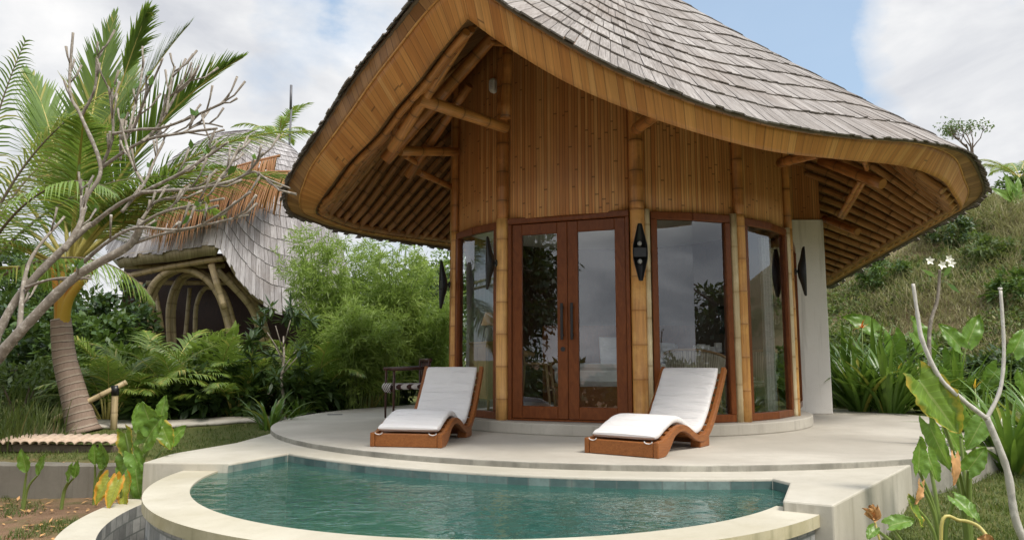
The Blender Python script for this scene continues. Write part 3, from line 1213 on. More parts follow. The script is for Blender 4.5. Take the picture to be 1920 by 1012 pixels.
def build_roof():
    mb = shingle_roof(MB(), LS, APEX, ROOF.h, 14, .095, thick=.010, rag=.15, seed=3)
    # cap on the apex
    mb.lathe([(.34, APEX.z - .42), (.30, APEX.z - .1), (.18, APEX.z + .12), (.02, APEX.z + .2)], (APEX.x, APEX.y, 0), 20)
    roof = vpart(mb, 'roof', M['shingle'])
    # closed deck under the shingles
    mb = MB()
    rows = []
    for t in (0.004, .25, .5, .75, .97):
        rows.append([skin(p, APEX, ROOF.h, t) - Vector((0, 0, .02)) for p in LS])
    mb.grid(rows, None, .5, sm=True, closed=True)
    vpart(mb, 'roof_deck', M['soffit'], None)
    # fascia: overhang strip S-M, board strip M-I

    def strip(A, B, name, mat, thick, half=2):
        mb = MB()
        u = [0.0]
        for i in range(NTOT):
            u.append(u[-1] + (A[(i + 1) % NTOT] - A[i]).length)
        m = 5
        rows, uv = [], []
        for j in range(m + 1):
            q = j / m
            rw, uw = [], []
            for i in range(NTOT + 1):
                a, b = A[i % NTOT], B[i % NTOT]
                p = a.lerp(b, q)
                rw.append(p)
                uw.append((u[i], q * (b - a).length))
            rows.append(rw)
            uv.append(uw)
        mb.grid(rows, uv, .5, sm=True)
        o = vpart(mb, name, mat)
        so = o.modifiers.new('thick', 'SOLIDIFY')
        so.thickness = thick
        so.offset = 0
        return o
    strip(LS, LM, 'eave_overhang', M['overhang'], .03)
    strip(LM, LI, 'fascia', M['fascia'], .022)
    # light cane bead on the seam
    mb = MB()
    mb.tube([p + (p - Vector((APEX.x, APEX.y, p.z))).normalized() * .012 for p in LM] + [LM[0]], .011, 6, cap=False)
    vpart(mb, 'seam_cane', M['column'])
    # rolled thatch lip hanging under the outer edge of the shingles
    mb = MB()
    pts = []
    for i in range(NTOT):
        p = LS[i]
        pts.append(p + Vector((0, 0, -.022 + .012 * noise.noise((i * .9, 0, 0)))))
    mb.tube(pts + [pts[0]], .018, 6, cap=False)
    vpart(mb, 'eave_lip', M['bark'])
    # underside
    mb = MB()
    rows, uv = [], []
    for j, t in enumerate((0, .06, .14, .24, .34, .44, .54, .64)):
        rw, uw = [], []
        for i in range(NTOT + 1):
            p = LI[i % NTOT]
            q = Vector((p.x + (APEX.x - p.x) * t, p.y + (APEX.y - p.y) * t, 0))
            zt, tt = ROOF.z_at(q.x, q.y)
            z0, t0 = ROOF.z_at(p.x, p.y)
            drop = (z0 - p.z) + (.16 - (z0 - p.z)) * sstep(0, .30, t)
            q.z = zt - drop
            rw.append(q)
            uw.append((q.x * .927 - q.y * .375, q.x * .375 + q.y * .927))
        rows.append(rw)
        uv.append(uw)
    mb.grid(rows, uv, .5, sm=True)
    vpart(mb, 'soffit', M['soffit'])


build_roof()


def soffit_z(x, y):
    """same surface as the soffit, anywhere in plan"""
    dx, dy = x - APEX.x, y - APEX.y
    az = math.atan2(dx, dy)
    if not hasattr(soffit_z, 'tab'):
        rel = sorted((math.atan2(p.x - APEX.x, p.y - APEX.y), math.hypot(p.x - APEX.x, p.y - APEX.y), ROOF.z_at(p.x, p.y)[0] - p.z) for p in LI)
        soffit_z.tab = [np.array([r[k] for r in rel]) for k in range(3)]
    A, RR, DD = soffit_z.tab
    r = float(np.interp(az, A, RR, period=2 * math.pi))
    d0 = float(np.interp(az, A, DD, period=2 * math.pi))
    t = 1 - math.hypot(dx, dy) / r
    return ROOF.z_at(x, y)[0] - (d0 + (.16 - d0) * sstep(0, .30, t)), t


def rel_to_wall(x, y):
    return (Vector((x, y)) - BC).length


def plan_rafter(start, dirv, step=.18, maxlen=7.0, below=.055, inner=BR - .12, tmin=.012):
    """poles straight in plan, hugging the underside, from the eave in to the wall or ridge"""
    pts = []
    d = Vector(dirv).normalized()
    s = 0
    while s < maxlen:
        x, y = start[0] + d.x * s, start[1] + d.y * s
        z, t = soffit_z(x, y)
        if t < tmin:
            if pts:
                break
            s += step
            continue
        if rel_to_wall(x, y) < inner:
            break
        # the ridge runs from the prow to the apex: stop just past it
        pts.append(Vector((x, y, z - below)))
        s += step
    return pts


PEAK = LI[0].copy()
AXIS = (Vector((APEX.x, APEX.y)) - Vector((PEAK.x, PEAK.y))).normalized()
AXN = Vector((AXIS.y, -AXIS.x))     # to the right of the axis


def side_of_axis(p):
    return (Vector((p[0], p[1])) - Vector((PEAK.x, PEAK.y))).dot(AXN)


def build_rafters():
    # tips of the low eaves
    iR = NR - 1 - 3 * PER           # right tip station
    lt = loop(2)
    tipR, endR = lt[0][10 * PER], lt[0][-1]
    lft = lt[2][::-1]
    tipL, endL = lft[9 * PER], lft[-1]
    for tip, end, sg in ((tipL, endL, -1), (tipR, endR, 1)):
        low = (lt[0][10 * PER:] if sg > 0 else lft[9 * PER:])
        half = lt[0][:10 * PER] if sg > 0 else lft[:9 * PER]
        chain = half[-14::1] + low
        dv = Vector((-.80, .60)) if sg > 0 else Vector((.985, -.17))
        Lc = [0.0]
        for p, q in zip(chain, chain[1:]):
            Lc.append(Lc[-1] + (q - p).length)
        ca = np.array([tuple(p) for p in chain])
        s = .05
        while s < Lc[-1]:
            p = [float(np.interp(s, Lc, ca[:, k])) for k in range(2)]
            s += .205
            pts = plan_rafter((p[0] - dv.x * .3, p[1] - dv.y * .3), dv, tmin=.006)
            cut = []
            for q in pts:
                if side_of_axis(q) * sg < .05:
                    break
                cut.append(q)
            if len(cut) < 3:
                continue
            mb = MB()
            r = random.uniform(.042, .054)
            mb.tube(cut, [r - .008 * (j / len(cut)) for j in range(len(cut))], 8, nodes=.34, v0=random.random())
            vpart(mb, 'rafter', M['rafter'])
        # pole along the low eave
        mb = MB()
        e = [soffit_pt(q) for q in low[2::4]]
        mb.tube(e, .05, 8, nodes=.34)
        vpart(mb, 'eave_pole', M['rafter'])
        # poles bundled along the inside of the rake
        for off, r, dz in (((.12, .036, .05), (.22, .034, .02)) if sg < 0 else ()):
            pts = []
            for q in half[4::3]:
                d = (Vector((BC.x, BC.y)) - Vector((q.x, q.y))).normalized()
                x, y = q.x + d.x * off, q.y + d.y * off
                pts.append(Vector((x, y, min(soffit_z(x, y)[0] - .05, q.z + .10 + dz))))
            mb = MB()
            mb.tube(pts, r, 8, nodes=.34)
            vpart(mb, 'rake_pole', M['pole'])


def soffit_pt(p, below=.05):
    c = Vector((APEX.x - p.x, APEX.y - p.y, 0)).normalized() * .09
    x, y = p.x + c.x, p.y + c.y
    return Vector((x, y, soffit_z(x, y)[0] - below))


build_rafters()

# ------------------------------------------------------------------ room
TH = [-68.5, -41.4, -1.4, 29.8, 62.1]
Z_SILL, Z_LINT = .12, 2.37


def cyl(th, r=BR):
    return Vector((BC.x + r * math.sin(R(th)), BC.y - r * math.cos(R(th)), 0))


FACADE_END = Vector((4.20, 10.93, 0))


def build_room():
    mb = MB()
    mb.prism(arc(BC, BR + .21, 0, 360, 96)[:-1], .0, Z_SILL - .0, rnd=.5)
    for i, f in enumerate(mb.f):
        if len(f) == 4:
            mb.mi[i] = 1
    pl = vpart(mb, 'plinth', [M['terrace'], M['terrace']])
    bevel(pl, .012)
    # room floor sheet
    mb = MB()
    p = arc(BC, BR - .02, 0, 360, 64)[:-1]
    b = mb.add([(x, y, Z_SILL + .004) for x, y in p])
    mb.face(range(b, b + len(p)), p, .5)
    vpart(mb, 'room_floor', M['floor'])

    # bamboo wall above the glass, panel by panel; wall round the back with an added opening
    def wall(a0, a1, z0, n, name, r=BR, flat=None, ztop=None):
        mb = MB()
        rows, uv = [], []
        angs = np.linspace(a0, a1, n + 1)
        for lvl in range(7):
            rw, uw = [], []
            for a in angs:
                q = cyl(a, r)
                zt = soffit_z(q.x, q.y)[0] + .06 if ztop is None else ztop
                z = z0 + (zt - z0) * lvl / 6
                rw.append((q.x, q.y, z))
                uw.append((R(a) * r, z))
            rows.append(rw)
            uv.append(uw)
        mb.grid(rows, uv, .5, sm=True)
        o = vpart(mb, name, M['wall'])
        s = o.modifiers.new('thick', 'SOLIDIFY')
        s.thickness = .05
        s.offset = -1
        return o
    for a, b in zip(TH, TH[1:]):
        wall(a, b, Z_LINT, 10, 'upper_wall')
    wall(-92, TH[0], Z_LINT, 6, 'upper_wall', BR)
    wall(100, 224, 0.0, 30, 'back_wall')
    wall(224, 266, 0.0, 10, 'back_wall', ztop=.45)  # low wall under an unseen opening, added to let daylight into the room
    wall(224, 266, 2.5, 10, 'back_wall')
    wall(266, 268, 0.0, 2, 'back_wall')
    wall(-92, -88.5, 0.0, 2, 'back_wall')
    # straight run of facade from the last column to the white wall
    A, B = cyl(TH[-1]), FACADE_END
    mb = MB()
    rows, uv = [], []
    for lvl in range(7):
        rw, uw = [], []
        for k in range(9):
            q = A.lerp(B, k / 8)
            zt = soffit_z(q.x, q.y)[0] + .06
            z = Z_LINT + .06 + (zt - Z_LINT - .06) * lvl / 6
            rw.append((q.x, q.y, z))
            uw.append(((q - A).length + 2.44, z))
        rows.append(rw)
        uv.append(uw)
    mb.grid(rows, uv, .5, sm=False)
    o = vpart(mb, 'upper_wall', M['wall'])
    # panel above the white wall
    mb = MB()
    rows, uv = [], []
    for lvl in range(5):
        rw, uw = [], []
        for k in range(7):
            x = 4.15 + .5 * k / 6
            zt = soffit_z(x, 10.99)[0] + .06
            z = 2.885 + (zt - 2.885) * lvl / 4
            rw.append((x, 10.985, z))
            uw.append((x, z))
        rows.append(rw)
        uv.append(uw)
    mb.grid(rows, uv, .5, sm=False)
    vpart(mb, 'upper_wall', M['wall'])
    mb = MB()
    mb.box((4.425, 12.2, 1.44), (.51, 2.5, 2.88), bev=.012)
    vpart(mb, 'side_wall', M['plaster'])

    # columns
    for i, a in enumerate(TH):
        q = cyl(a, BR + .03)
        zt = soffit_z(q.x, q.y)[0]
        mb = MB()
        r = (.05, .073, .078, .060, .055)[i]
        jit = [Vector((q.x + .006 * noise.noise((i, z * 1.3, 0)), q.y, z)) for z in np.linspace(Z_SILL - .12 * 0, zt, 12)]
        lo = [v for v in jit if v.z < Z_LINT] + [Vector((q.x, q.y, Z_LINT + .02))]
        hi = [Vector((q.x, q.y, Z_LINT + .02))] + [v for v in jit if v.z > Z_LINT + .05]
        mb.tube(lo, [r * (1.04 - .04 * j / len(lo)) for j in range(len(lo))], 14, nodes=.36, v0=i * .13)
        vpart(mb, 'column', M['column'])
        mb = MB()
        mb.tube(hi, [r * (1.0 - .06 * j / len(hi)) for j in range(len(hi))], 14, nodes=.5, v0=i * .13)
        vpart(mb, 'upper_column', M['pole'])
        if i in (2, 3, 4):
            # half culm fixed beside the column
            w = cyl(a + (2.6 if i == 2 else -2.3), BR + .03)
            mb = MB()
            mb.tube([Vector((w.x, w.y, Z_SILL)), Vector((w.x, w.y, Z_LINT + .02))], .032 if i == 2 else .04, 10, nodes=.42, v0=i * .2)
            vpart(mb, 'pale_lath', M['lath'])

    # window and door frames
    def beam(mb, a, b, z0, z1, dep, bev=.006):
        """board between two plan points, upright from z0 to z1"""
        a, b = Vector(a), Vector(b)
        d = b - a
        ang = math.atan2(d.y, d.x)
        Mx = Matrix.Rotation(ang, 3, 'Z')
        c = (a + b) / 2
        mb.box((c.x, c.y, (z0 + z1) / 2), (d.length, dep, z1 - z0), Mx, bev=bev)

    def post(mb, p, tang, z0, z1, w, dep, bev=.006):
        Mx = Matrix.Rotation(math.atan2(tang.y, tang.x), 3, 'Z')
        mb.box((p.x, p.y, (z0 + z1) / 2), (w, dep, z1 - z0), Mx, bev=bev)

    def pane(parent, a, b, z0, z1):
        mb = MB()
        d = (b - a).normalized()
        nrm = Vector((d.y, -d.x, 0)) * .004
        mb.quad((*(a + nrm).xy, z0), (*(b + nrm).xy, z0), (*(b + nrm).xy, z1), (*(a + nrm).xy, z1))
        vpart(mb, 'pane', M['glass'], parent)

    def window(pts, zt=Z_LINT):
        """glazed bay through plan points: frame all round, one pane per straight run"""
        mb = MB()
        for a, b in zip(pts, pts[1:]):
            e = (b - a).normalized() * .0
            beam(mb, a, b, Z_SILL + .002, Z_SILL + .085, .075)
            beam(mb, a, b, zt - .085, zt - .002, .075)
        t0, t1 = (pts[1] - pts[0]).normalized(), (pts[-1] - pts[-2]).normalized()
        post(mb, pts[0] + t0 * .034, t0, Z_SILL + .085, zt - .085, .068, .085)
        post(mb, pts[-1] - t1 * .034, t1, Z_SILL + .085, zt - .085, .068, .085)
        o = vpart(mb, 'window_frame', M['frame'])
        for k, (a, b) in enumerate(zip(pts, pts[1:])):
            a2 = a + t0 * .068 if k == 0 else a
            b2 = b - t1 * .068 if k == len(pts) - 2 else b
            pane(o, a2, b2, Z_SILL + .085, zt - .085)
        return o

    def trim(a0, a1, n):
        return [cyl(a0 + (a1 - a0) * i / n) for i in range(n + 1)]
    window(trim(TH[0] + 1.2, TH[1] - 1.9, 2))
    window(trim(TH[2] + 3.6, TH[3] - 3.4, 2))
    window(trim(TH[3] + 1.6, TH[4] - 3.4, 2))
    t = (B - A).normalized()
    wn = window([A + t * .10, A + t * 1.0, A + t * (B - A).length - t * .14], 2.42)
    # transom bar and post of the last bay
    mb = MB()
    m0 = A + t * 1.05
    post(mb, m0, t, Z_SILL + .086, 2.334, .09, .07)
    vpart(mb, 'door_post', M['frame'])

    # pair of doors
    a, b = cyl(TH[1] + 1.9), cyl(TH[2] - 1.9)
    d = (b - a)
    W = d.length
    d.normalize()
    mb = MB()
    beam(mb, a, b, Z_LINT - .055, Z_LINT + .012, .12)
    post(mb, a + d * .022, d, Z_SILL + .002, Z_LINT - .055, .044, .10)
    post(mb, b - d * .022, d, Z_SILL + .002, Z_LINT - .055, .044, .10)
    beam(mb, a + d * .044, b - d * .044, Z_SILL + .002, Z_SILL + .022, .10)
    vpart(mb, 'door_frame', M['frame'])
    half = (W - .092) / 2
    out = Vector((d.y, -d.x, 0))
    if out.y > 0:
        out = -out
    for k in (0, 1):
        s = a + d * (.045 + k * (half + .002))
        e = s + d * (half - .002)
        mb = MB()
        zb, zt = Z_SILL + .026, Z_LINT - .06
        st = .118
        post(mb, s + d * st / 2, d, zb, zt, st, .05)
        post(mb, e - d * st / 2, d, zb, zt, st, .05)
        beam(mb, s + d * st, e - d * st, zb, zb + .135, .048)
        beam(mb, s + d * st, e - d * st, zt - .125, zt, .048)
        if k == 0:
            pass
        dr = vpart(mb, 'door', M['frame'])
        pane(dr, s + d * st, e - d * st, zb + .135, zt - .125)
        h = (e - d * .055) if k == 0 else (s + d * .055)
        mb = MB()
        hp = h + out * .065
        mb.box((hp.x, hp.y, 1.20), (.028, .022, .40), Matrix.Rotation(math.atan2(d.y, d.x), 3, 'Z'), bev=.004)
        for zz in (1.05, 1.35):
            c = h + out * .043
            mb.box((c.x, c.y, zz), (.02, .04, .02), Matrix.Rotation(math.atan2(d.y, d.x), 3, 'Z'))
        vpart(mb, 'handle', M['black'], dr)
        if k == 0:
            mb = MB()
            c0, c1 = h + out * .024, h + out * .036
            mb.tube([(c0.x, c0.y, .90), (c1.x, c1.y, .90)], .026, 14)
            vpart(mb, 'lock', M['black'], dr)


build_room()


def build_struts():
    def strut(a, b, r, name='strut', mat='pole'):
        mb = MB()
        a, b = Vector(a), Vector(b)
        mb.tube([a.lerp(b, q) for q in (0, .25, .5, .75, 1)], [r, r, r * .97, r * .95, r * .93], 12, nodes=.4, v0=random.random())
        return vpart(mb, name, M[mat])
    # big rafters under the poles, and the struts from the columns that carry them
    def big(px0, px1, r, y0, y1):
        a, b = P(*px0, y0), P(*px1, y1)
        return strut(a, b, r, 'main_rafter')
    big((722, 300), (930, 62), .072, 8.1, 7.6)
    big((735, 280), (885, 45), .055, 7.5, 6.35)
    big((765, 330), (880, 160), .055, 9.2, 8.3)
    # from columns
    strut(P(785, 186, 6.95), P(949, 240, 7.72), .062)
    strut(P(948, 222, 7.80), P(952, 82, 7.74), .058, 'king_post')
    strut(P(916, 80, 7.3), P(950, 84, 7.75), .03)
    strut(P(750, 283, 8.4), P(856, 285, 9.1), .058)
    strut(P(785, 323, 9.0), P(850, 352, 9.6), .042)
    strut(P(760, 292, 8.6), P(780, 305, 8.9), .035)
    for px in (745, 756):
        mb = MB()
        mb.tube([P(px + 8, 200, 7.45), P(px, 214, 7.4), P(px - 4, 240, 7.45), P(px - 6, 262, 7.55)], .03, 8, nodes=.12)
        vpart(mb, 'curved_brace', M['pole'])
    strut(P(1194, 241, 7.55), P(1240, 208, 6.75), .062)
    strut(P(1170, 195, 7.0), P(1200, 216, 7.5), .03)
    strut(P(1464, 305, 8.4), P(1535, 287, 7.4), .058)
    strut(P(1540, 300, 8.9), P(1655, 345, 8.2), .068, 'main_rafter')
    strut(P(1545, 410, 11.0), P(1608, 435, 10.3), .055, 'main_rafter')
    strut(P(1574, 405, 10.0), P(1612, 338, 8.75), .032)
    strut(P(1580, 408, 10.05), P(1620, 340, 8.8), .032)
    strut(P(1620, 300, 8.1), P(1626, 318, 8.3), .03)


build_struts()


# ------------------------------------------------------------------ furniture
def smooth_profile(pts, n):
    v = catmull([(p[0], p[1], 0) for p in pts], 12)
    L = [0.0]
    for a, b in zip(v, v[1:]):
        L.append(L[-1] + (b - a).length)
    xs, zs = [q.x for q in v], [q.y for q in v]
    s = np.linspace(0, L[-1], n)
    return [(float(np.interp(k, L, xs)), float(np.interp(k, L, zs))) for k in s]


def make_lounger(W=.68):
    root = thing('sun_lounger', 'wave shaped teak lounger with white cushion at the left, before the glazed doors', 'sun lounger', group='white cushioned loungers on the terrace')
    top = smooth_profile([(0, .128), (.14, .135), (.30, .195), (.46, .235), (.62, .215), (.78, .150), (.92, .112), (1.04, .125), (1.16, .190), (1.30, .325), (1.46, .52), (1.60, .715)], 44)

    def low(s, z, i):
        a = top[max(0, i - 1)]
        b = top[min(len(top) - 1, i + 1)]
        d = Vector((b[0] - a[0], b[1] - a[1])).normalized()
        th = .060
        q = (s + d.y * th, z - d.x * th)
        if s < .34:
            k = sstep(.12, .34, s)
            return (s + (q[0] - s) * k, 0.0 * (1 - k) + q[1] * k)
        return q
    bot = [low(s, z, i) for i, (s, z) in enumerate(top)]
    for sx in (-1, 1):
        mb = MB()
        x0, x1 = sx * (W / 2 - .045), sx * W / 2
        if x0 > x1:
            x0, x1 = x1, x0
        rows = []
        for (s, z), (bs, bz) in zip(top, bot):
            rows.append([(x0, s, z), (x1, s, z), (x1, bs, bz), (x0, bs, bz), (x0, s, z)])
        for i in range(len(rows) - 1):
            for j in range(4):
                mb.quad(rows[i][j], rows[i][j + 1], rows[i + 1][j + 1], rows[i + 1][j], None, .3 + .1 * sx)
        mb.quad(*rows[0][:4][::-1], None, .3)
        mb.quad(*rows[-1][:4], None, .3)
        o = mb.build('side_panel', M['teak'], root)
        import bmesh
        bm = bmesh.new()
        bm.from_mesh(o.data)
        bmesh.ops.remove_doubles(bm, verts=bm.verts, dist=1e-5)
        bmesh.ops.recalc_face_normals(bm, faces=bm.faces)
        bm.to_mesh(o.data)
        bm.free()
        bevel(o, .008, 2, 50)
    mb = MB()
    mb.box((0, .018, .062), (W - .09 - .004, .032, .118), bev=.006)
    mb.build('front_board', M['teak'], root)
    for sx in (-1, 1):
        mb = MB()
        mb.box((sx * (W / 2 - .06), 1.03, .045), (.10, .22, .09), bev=.008)
        mb.build('foot', M['teak'], root)
    mb = MB()
    mb.box((0, 1.13, .055), (W - .24, .03, .07), bev=.004)
    mb.build('cross_board', M['teak'], root)
    # slatted bed
    mb = MB()
    for i in range(1, 42, 2):
        (s, z), (s2, z2) = top[i], top[i + 1]
        d = Vector((0, s2 - s, z2 - z)).normalized()
        ang = math.atan2(d.z, d.y)
        mb.box((0, s - d.z * -.02, z - .022), (W - .092, .058, .014), Matrix.Rotation(ang, 3, 'X'))
    mb.build('slats', M['teak'], root)
    # cushion
    th, hw = .066, W / 2 - .055
    path = smooth_profile(top[1:-1], 70)
    rows, uv = [], []
    rg = random.Random(4)
    Ltot = 1.9
    for i, (s, z) in enumerate(path):
        a, b = path[max(0, i - 1)], path[min(len(path) - 1, i + 1)]
        d = Vector((b[0] - a[0], b[1] - a[1])).normalized()
        n = Vector((-d.y, d.x))
        f = i / (len(path) - 1)
        e = min(1, min(f, 1 - f) / .030)
        e = math.sqrt(max(0.04, 1 - (1 - e) ** 2))
        rw, uw = [], []
        m = 28
        for k in range(m):
            t = 2 * math.pi * k / m
            cx, cz = math.cos(t), math.sin(t)
            sx = math.copysign(abs(cx) ** .22, cx)
            sz = math.copysign(abs(cz) ** .42, cz)
            wr = 0
            if sz > 0:
                bend = math.exp(-((s - 1.12) / .30) ** 2) * .9 + .35
                wr = .009 * bend * noise.noise((sx * hw * 2.0, f * 34, 2.0)) + .006 * noise.noise((sx * hw * 3, f * 9, 7))
            hgt = th * (.5 + .5 * sz * e) + wr
            crown = .006 * (1 - sx * sx) if sz > 0 else 0
            w = hw * (.985 + .015 * e) + .004 * noise.noise((f * 8, sx, 3))
            p = Vector((s, z)) + n * (hgt + crown + .002)
            rw.append((sx * w, p.x, p.y))
            uw.append((sx * w, f * Ltot))
        uw.append(uw[0])
        rows.append(rw)
        uv.append(uw)
    mb = MB()
    mb.grid(rows, uv, .5, sm=True, closed=True)
    for k in (0, -1):
        b0 = mb.add(rows[k])
        mb.face(range(b0, b0 + len(rows[k])) if k else list(range(b0, b0 + len(rows[k])))[::-1], None, .5)
    c = mb.build('cushion', M['cushion'], root)
    # piping seam along the edge and the tie loops
    for sx in (-1, 1):
        mb = MB()
        x = sx * (hw - .03)
        mb.tube([(x + .035 * math.cos(a), -.005 + .0 * a, .155 - .025 - .018 * math.sin(a)) for a in np.linspace(0, math.pi, 8)], .0045, 6)
        mb.build('tie', M['cushion'], root)
    return root


LG = make_lounger()
LG.location = (-.96, 6.80, 0)
LG.rotation_euler[2] = R(-11)
dup(LG, (.89, 6.225, 0), R(-35.6), 'wave shaped teak lounger with white cushion at the right, nearer the pool')


def make_lamp(label):
    root = thing('wall_lamp', label, 'wall lamp', group='black wall lamps on the bamboo columns')
    # local: +Y points outward, Z up
    H = .30
    mb = MB()
    prof = [(-H, .016, .02), (-H * .92, .024, .03), (-H * .55, .050, .055), (-.07, .072, .085), (0, .075, .092), (.07, .072, .085), (H * .55, .050, .055), (H * .92, .024, .03), (H, .016, .02)]
    rows = []
    for z, w, d in prof:
        rows.append([(w * math.cos(a), -d * math.sin(a) + .03, z) for a in np.linspace(0, math.pi, 15)])
    mb.grid(rows, None, .5)
    for k in (0, -1):
        b = mb.add(rows[k])
        mb.face(range(b, b + len(rows[k])), None, .5)
    o = mb.build('shade', M['black'], root)
    so = o.modifiers.new('thick', 'SOLIDIFY')
    so.thickness = .004
    mb = MB()
    mb.box((0, .012, 0), (.135, .01, .10), bev=.003)
    mb.build('centre_plate', M['black'], root)
    for z in (-.095, .095):
        mb = MB()
        mb.lathe([(.001, -.027), (.016, -.022), (.026, -.006), (.026, .006), (.016, .022), (.001, .027)], (0, -.012, z), 14)
        mb.build('bulb', M['bulb'], root)
    mb = MB()
    mb.tube([(0, -.05, 0), (0, -.085, 0)], .018, 10)
    mb.tube([(0, -.076, 0), (0, -.095, 0)], .042, 14)
    mb.build('bracket', M['black'], root)
    return root


LP0 = make_lamp('black spindle wall lamp facing the pool, right of the doors, showing two bulbs')
for i, (k, lab, z) in enumerate(((2, None, 1.90), (1, 'black spindle wall lamp seen side on, left of the doors', 1.88), (4, 'black spindle wall lamp beside the white side wall', 1.86),
                                 (0, 'black spindle wall lamp on the far left column edge', 1.72))):
    a = TH[k] + (0, -40, 12, -4)[i]
    q = cyl(TH[k], BR + .03)
    o = Vector((math.sin(R(a)), -math.cos(R(a)), 0))
    p = q + o * (.073 + .085)
    l = LP0 if i == 0 else dup(LP0, label=lab)
    l.location = (p.x, p.y, z)
    l.rotation_euler[2] = math.atan2(o.y, o.x) - math.pi / 2

# oval lamp high on the wall under the gable
al = thing('alarm_light', 'pale oval louvred fitting high on the bamboo wall', 'wall fitting')
p = P(929, 160, 8.5)
dirc = Vector((math.sin(R(-45.5)), -math.cos(R(-45.5))))
q = BC + dirc * (BR + .03)
al.location = (q.x, q.y, p.z)
al.rotation_euler[2] = math.atan2(dirc.y, dirc.x) - math.pi / 2
mb = MB()
rows = []
for y, k in ((-.03, 1.0), (.015, 1.0), (.03, .9), (.034, .5), (.035, .01)):
    rows.append([(.045 * k * math.copysign(abs(math.cos(t)) ** .6, math.cos(t)), y, .09 * k * math.copysign(abs(math.sin(t)) ** .7, math.sin(t))) for t in np.linspace(0, 2 * math.pi, 24, endpoint=False)])
mb.grid(rows, None, .5, closed=True)
mb.build('housing', M['whiteplastic'], al)
mb = MB()
for z in np.linspace(-.05, .05, 6):
    mb.box((0, .037, z), (.06, .006, .008))
mb.build('louvre', M['curtain'], al)


def chair(name, label, cat, loc, rz, mat, legs, seat, back, arms=None, weave=None, group=None):
    root = thing(name, label, cat, loc, rz, group)
    for a, b, r in legs:
        mb = MB()
        mb.tube([a, Vector(a).lerp(Vector(b), .5), b], [r * .8, r, r], 8)
        mb.build('leg', mat, root)
    mb = MB()
    mb.box(seat[0], seat[1], bev=.02)
    mb.build('seat', seat[2], root)
    for nm, pts, r, mm in back:
        mb = MB()
        mb.tube(pts, r, 8)
        mb.build(nm, mm, root)
    return root


# dark armchair with a striped seat behind the left lounger
leg = lambda x, y, h, dx=0, dy=0: ((x + dx, y + dy, 0), (x, y, h), .017)
ch = chair('armchair', 'dark slatted wooden armchair with striped woven seat behind the left lounger', 'chair', (-1.42, 10.15, 0), R(-68), M['darkwood'],
           [leg(-.24, -.24, .66), leg(.24, -.24, .66), leg(-.24, .24, .78), leg(.24, .24, .78)],
           ((0, 0, .43), (.50, .50, .07), M['stripe']),
           [('arm', [(-.25, -.28, .66), (-.25, .25, .68)], .022, M['darkwood']), ('arm', [(.25, -.28, .66), (.25, .25, .68)], .022, M['darkwood']),
            ('top_rail', [(-.27, .25, .78), (.27, .25, .78)], .024, M['darkwood']), ('seat_rail', [(-.25, -.25, .38), (.25, -.25, .38)], .018, M['darkwood']),
            ('seat_rail', [(-.25, .25, .38), (.25, .25, .38)], .018, M['darkwood'])]
           + [('slat', [(x, .24, .40), (x, .26, .77)], .010, M['darkwood']) for x in np.linspace(-.18, .18, 6)])
mb = MB()
rows, uv = [], []
for i in range(9):
    y = -.29 + .0 * i
    a = i / 8
    yy = -.26 - .035 * math.sin(a * math.pi)
    rows.append([(x, yy, .47 - .12 * a + .01 * math.sin(x * 40)) for x in np.linspace(-.25, .25, 14)])
    uv.append([(x, a) for x in np.linspace(-.25, .25, 14)])
mb.grid(rows, uv, .5)
mb.build('fringe', M['stripe'], ch)

# ---- what stands inside the room
FZ = Z_SILL + .006
bed = thing('bed', 'low wooden bed with white bedding seen through the right door', 'bed', (1.48, 10.72, FZ), R(-3))
for nm, c, s, mt, bv in (('base', (0, 0, .16), (1.75, 2.0, .30), 'teak', .02), ('mattress', (0, .0, .44), (1.72, 1.96, .26), 'linen', .07), ('duvet', (.0, -.25, .56), (1.80, 1.5, .10), 'linen', .045),
                         ('headboard', (.45, 1.05, .60), (3.0, .08, 1.2), 'frame', .02)):
    mb = MB()
    mb.box(c, s, bev=bv)
    mb.build(nm, M[mt], bed)


def pillow(label, loc, rz, tilt, w=.55, h=.40, group=None):
    mb = MB()
    rows = []
    n = 14
    for sgn in (1, -1):
        rows = []
        for i in range(n + 1):
            u = -1 + 2 * i / n
            rows.append([(u * w / 2 * (1 - .06 * (1 - v * v) * 0), sgn * .085 * ((1 - u ** 4) * (1 - v ** 4)) ** .6, v * h / 2) for v in np.linspace(-1, 1, n + 1)])
        mb.grid(rows if sgn > 0 else rows[::-1], [[(a / n, b / n) for b in range(n + 1)] for a in range(n + 1)], .5)
    o = mb.build('pillow', M['linen'])
    o.location = loc
    o.rotation_euler = (tilt, 0, rz)
    return tag(o, label, 'pillow', group)


pillow('white pillow propped upright on the bed', (1.54, 10.75, FZ + .79), R(6), R(-14))
pillow('white pillow lying at the bed head, by the right window', (2.15, 10.9, FZ + .76), R(-10), R(-50))
st = chair('dining_chair', 'light wooden chair with splayed legs inside the left door', 'chair', (.30, 9.6, FZ), R(78), M['lightwood'],
           [leg(-.17, -.17, .60, -.05, -.06), leg(.17, -.17, .60, .05, -.06), leg(-.17, .17, .60, -.05, .06), leg(.17, .17, .60, .05, .06)],
           ((0, 0, .61), (.40, .38, .035), M['lightwood']),
           [('foot_rail', [(-.19, -.2, .28), (.19, -.2, .28)], .012, M['lightwood']), ('foot_rail', [(-.19, .2, .28), (.19, .2, .28)], .012, M['lightwood']),
            ('back_rail', [(-.22, .05, .72), (-.2, .20, .76), (0, .25, .78), (.2, .20, .76), (.22, .05, .72)], .03, M['lightwood']),
            ('back_post', [(-.17, .17, .60), (-.18, .2, .76)], .014, M['lightwood']), ('back_post', [(.17, .17, .60), (.18, .2, .76)], .014, M['lightwood'])])
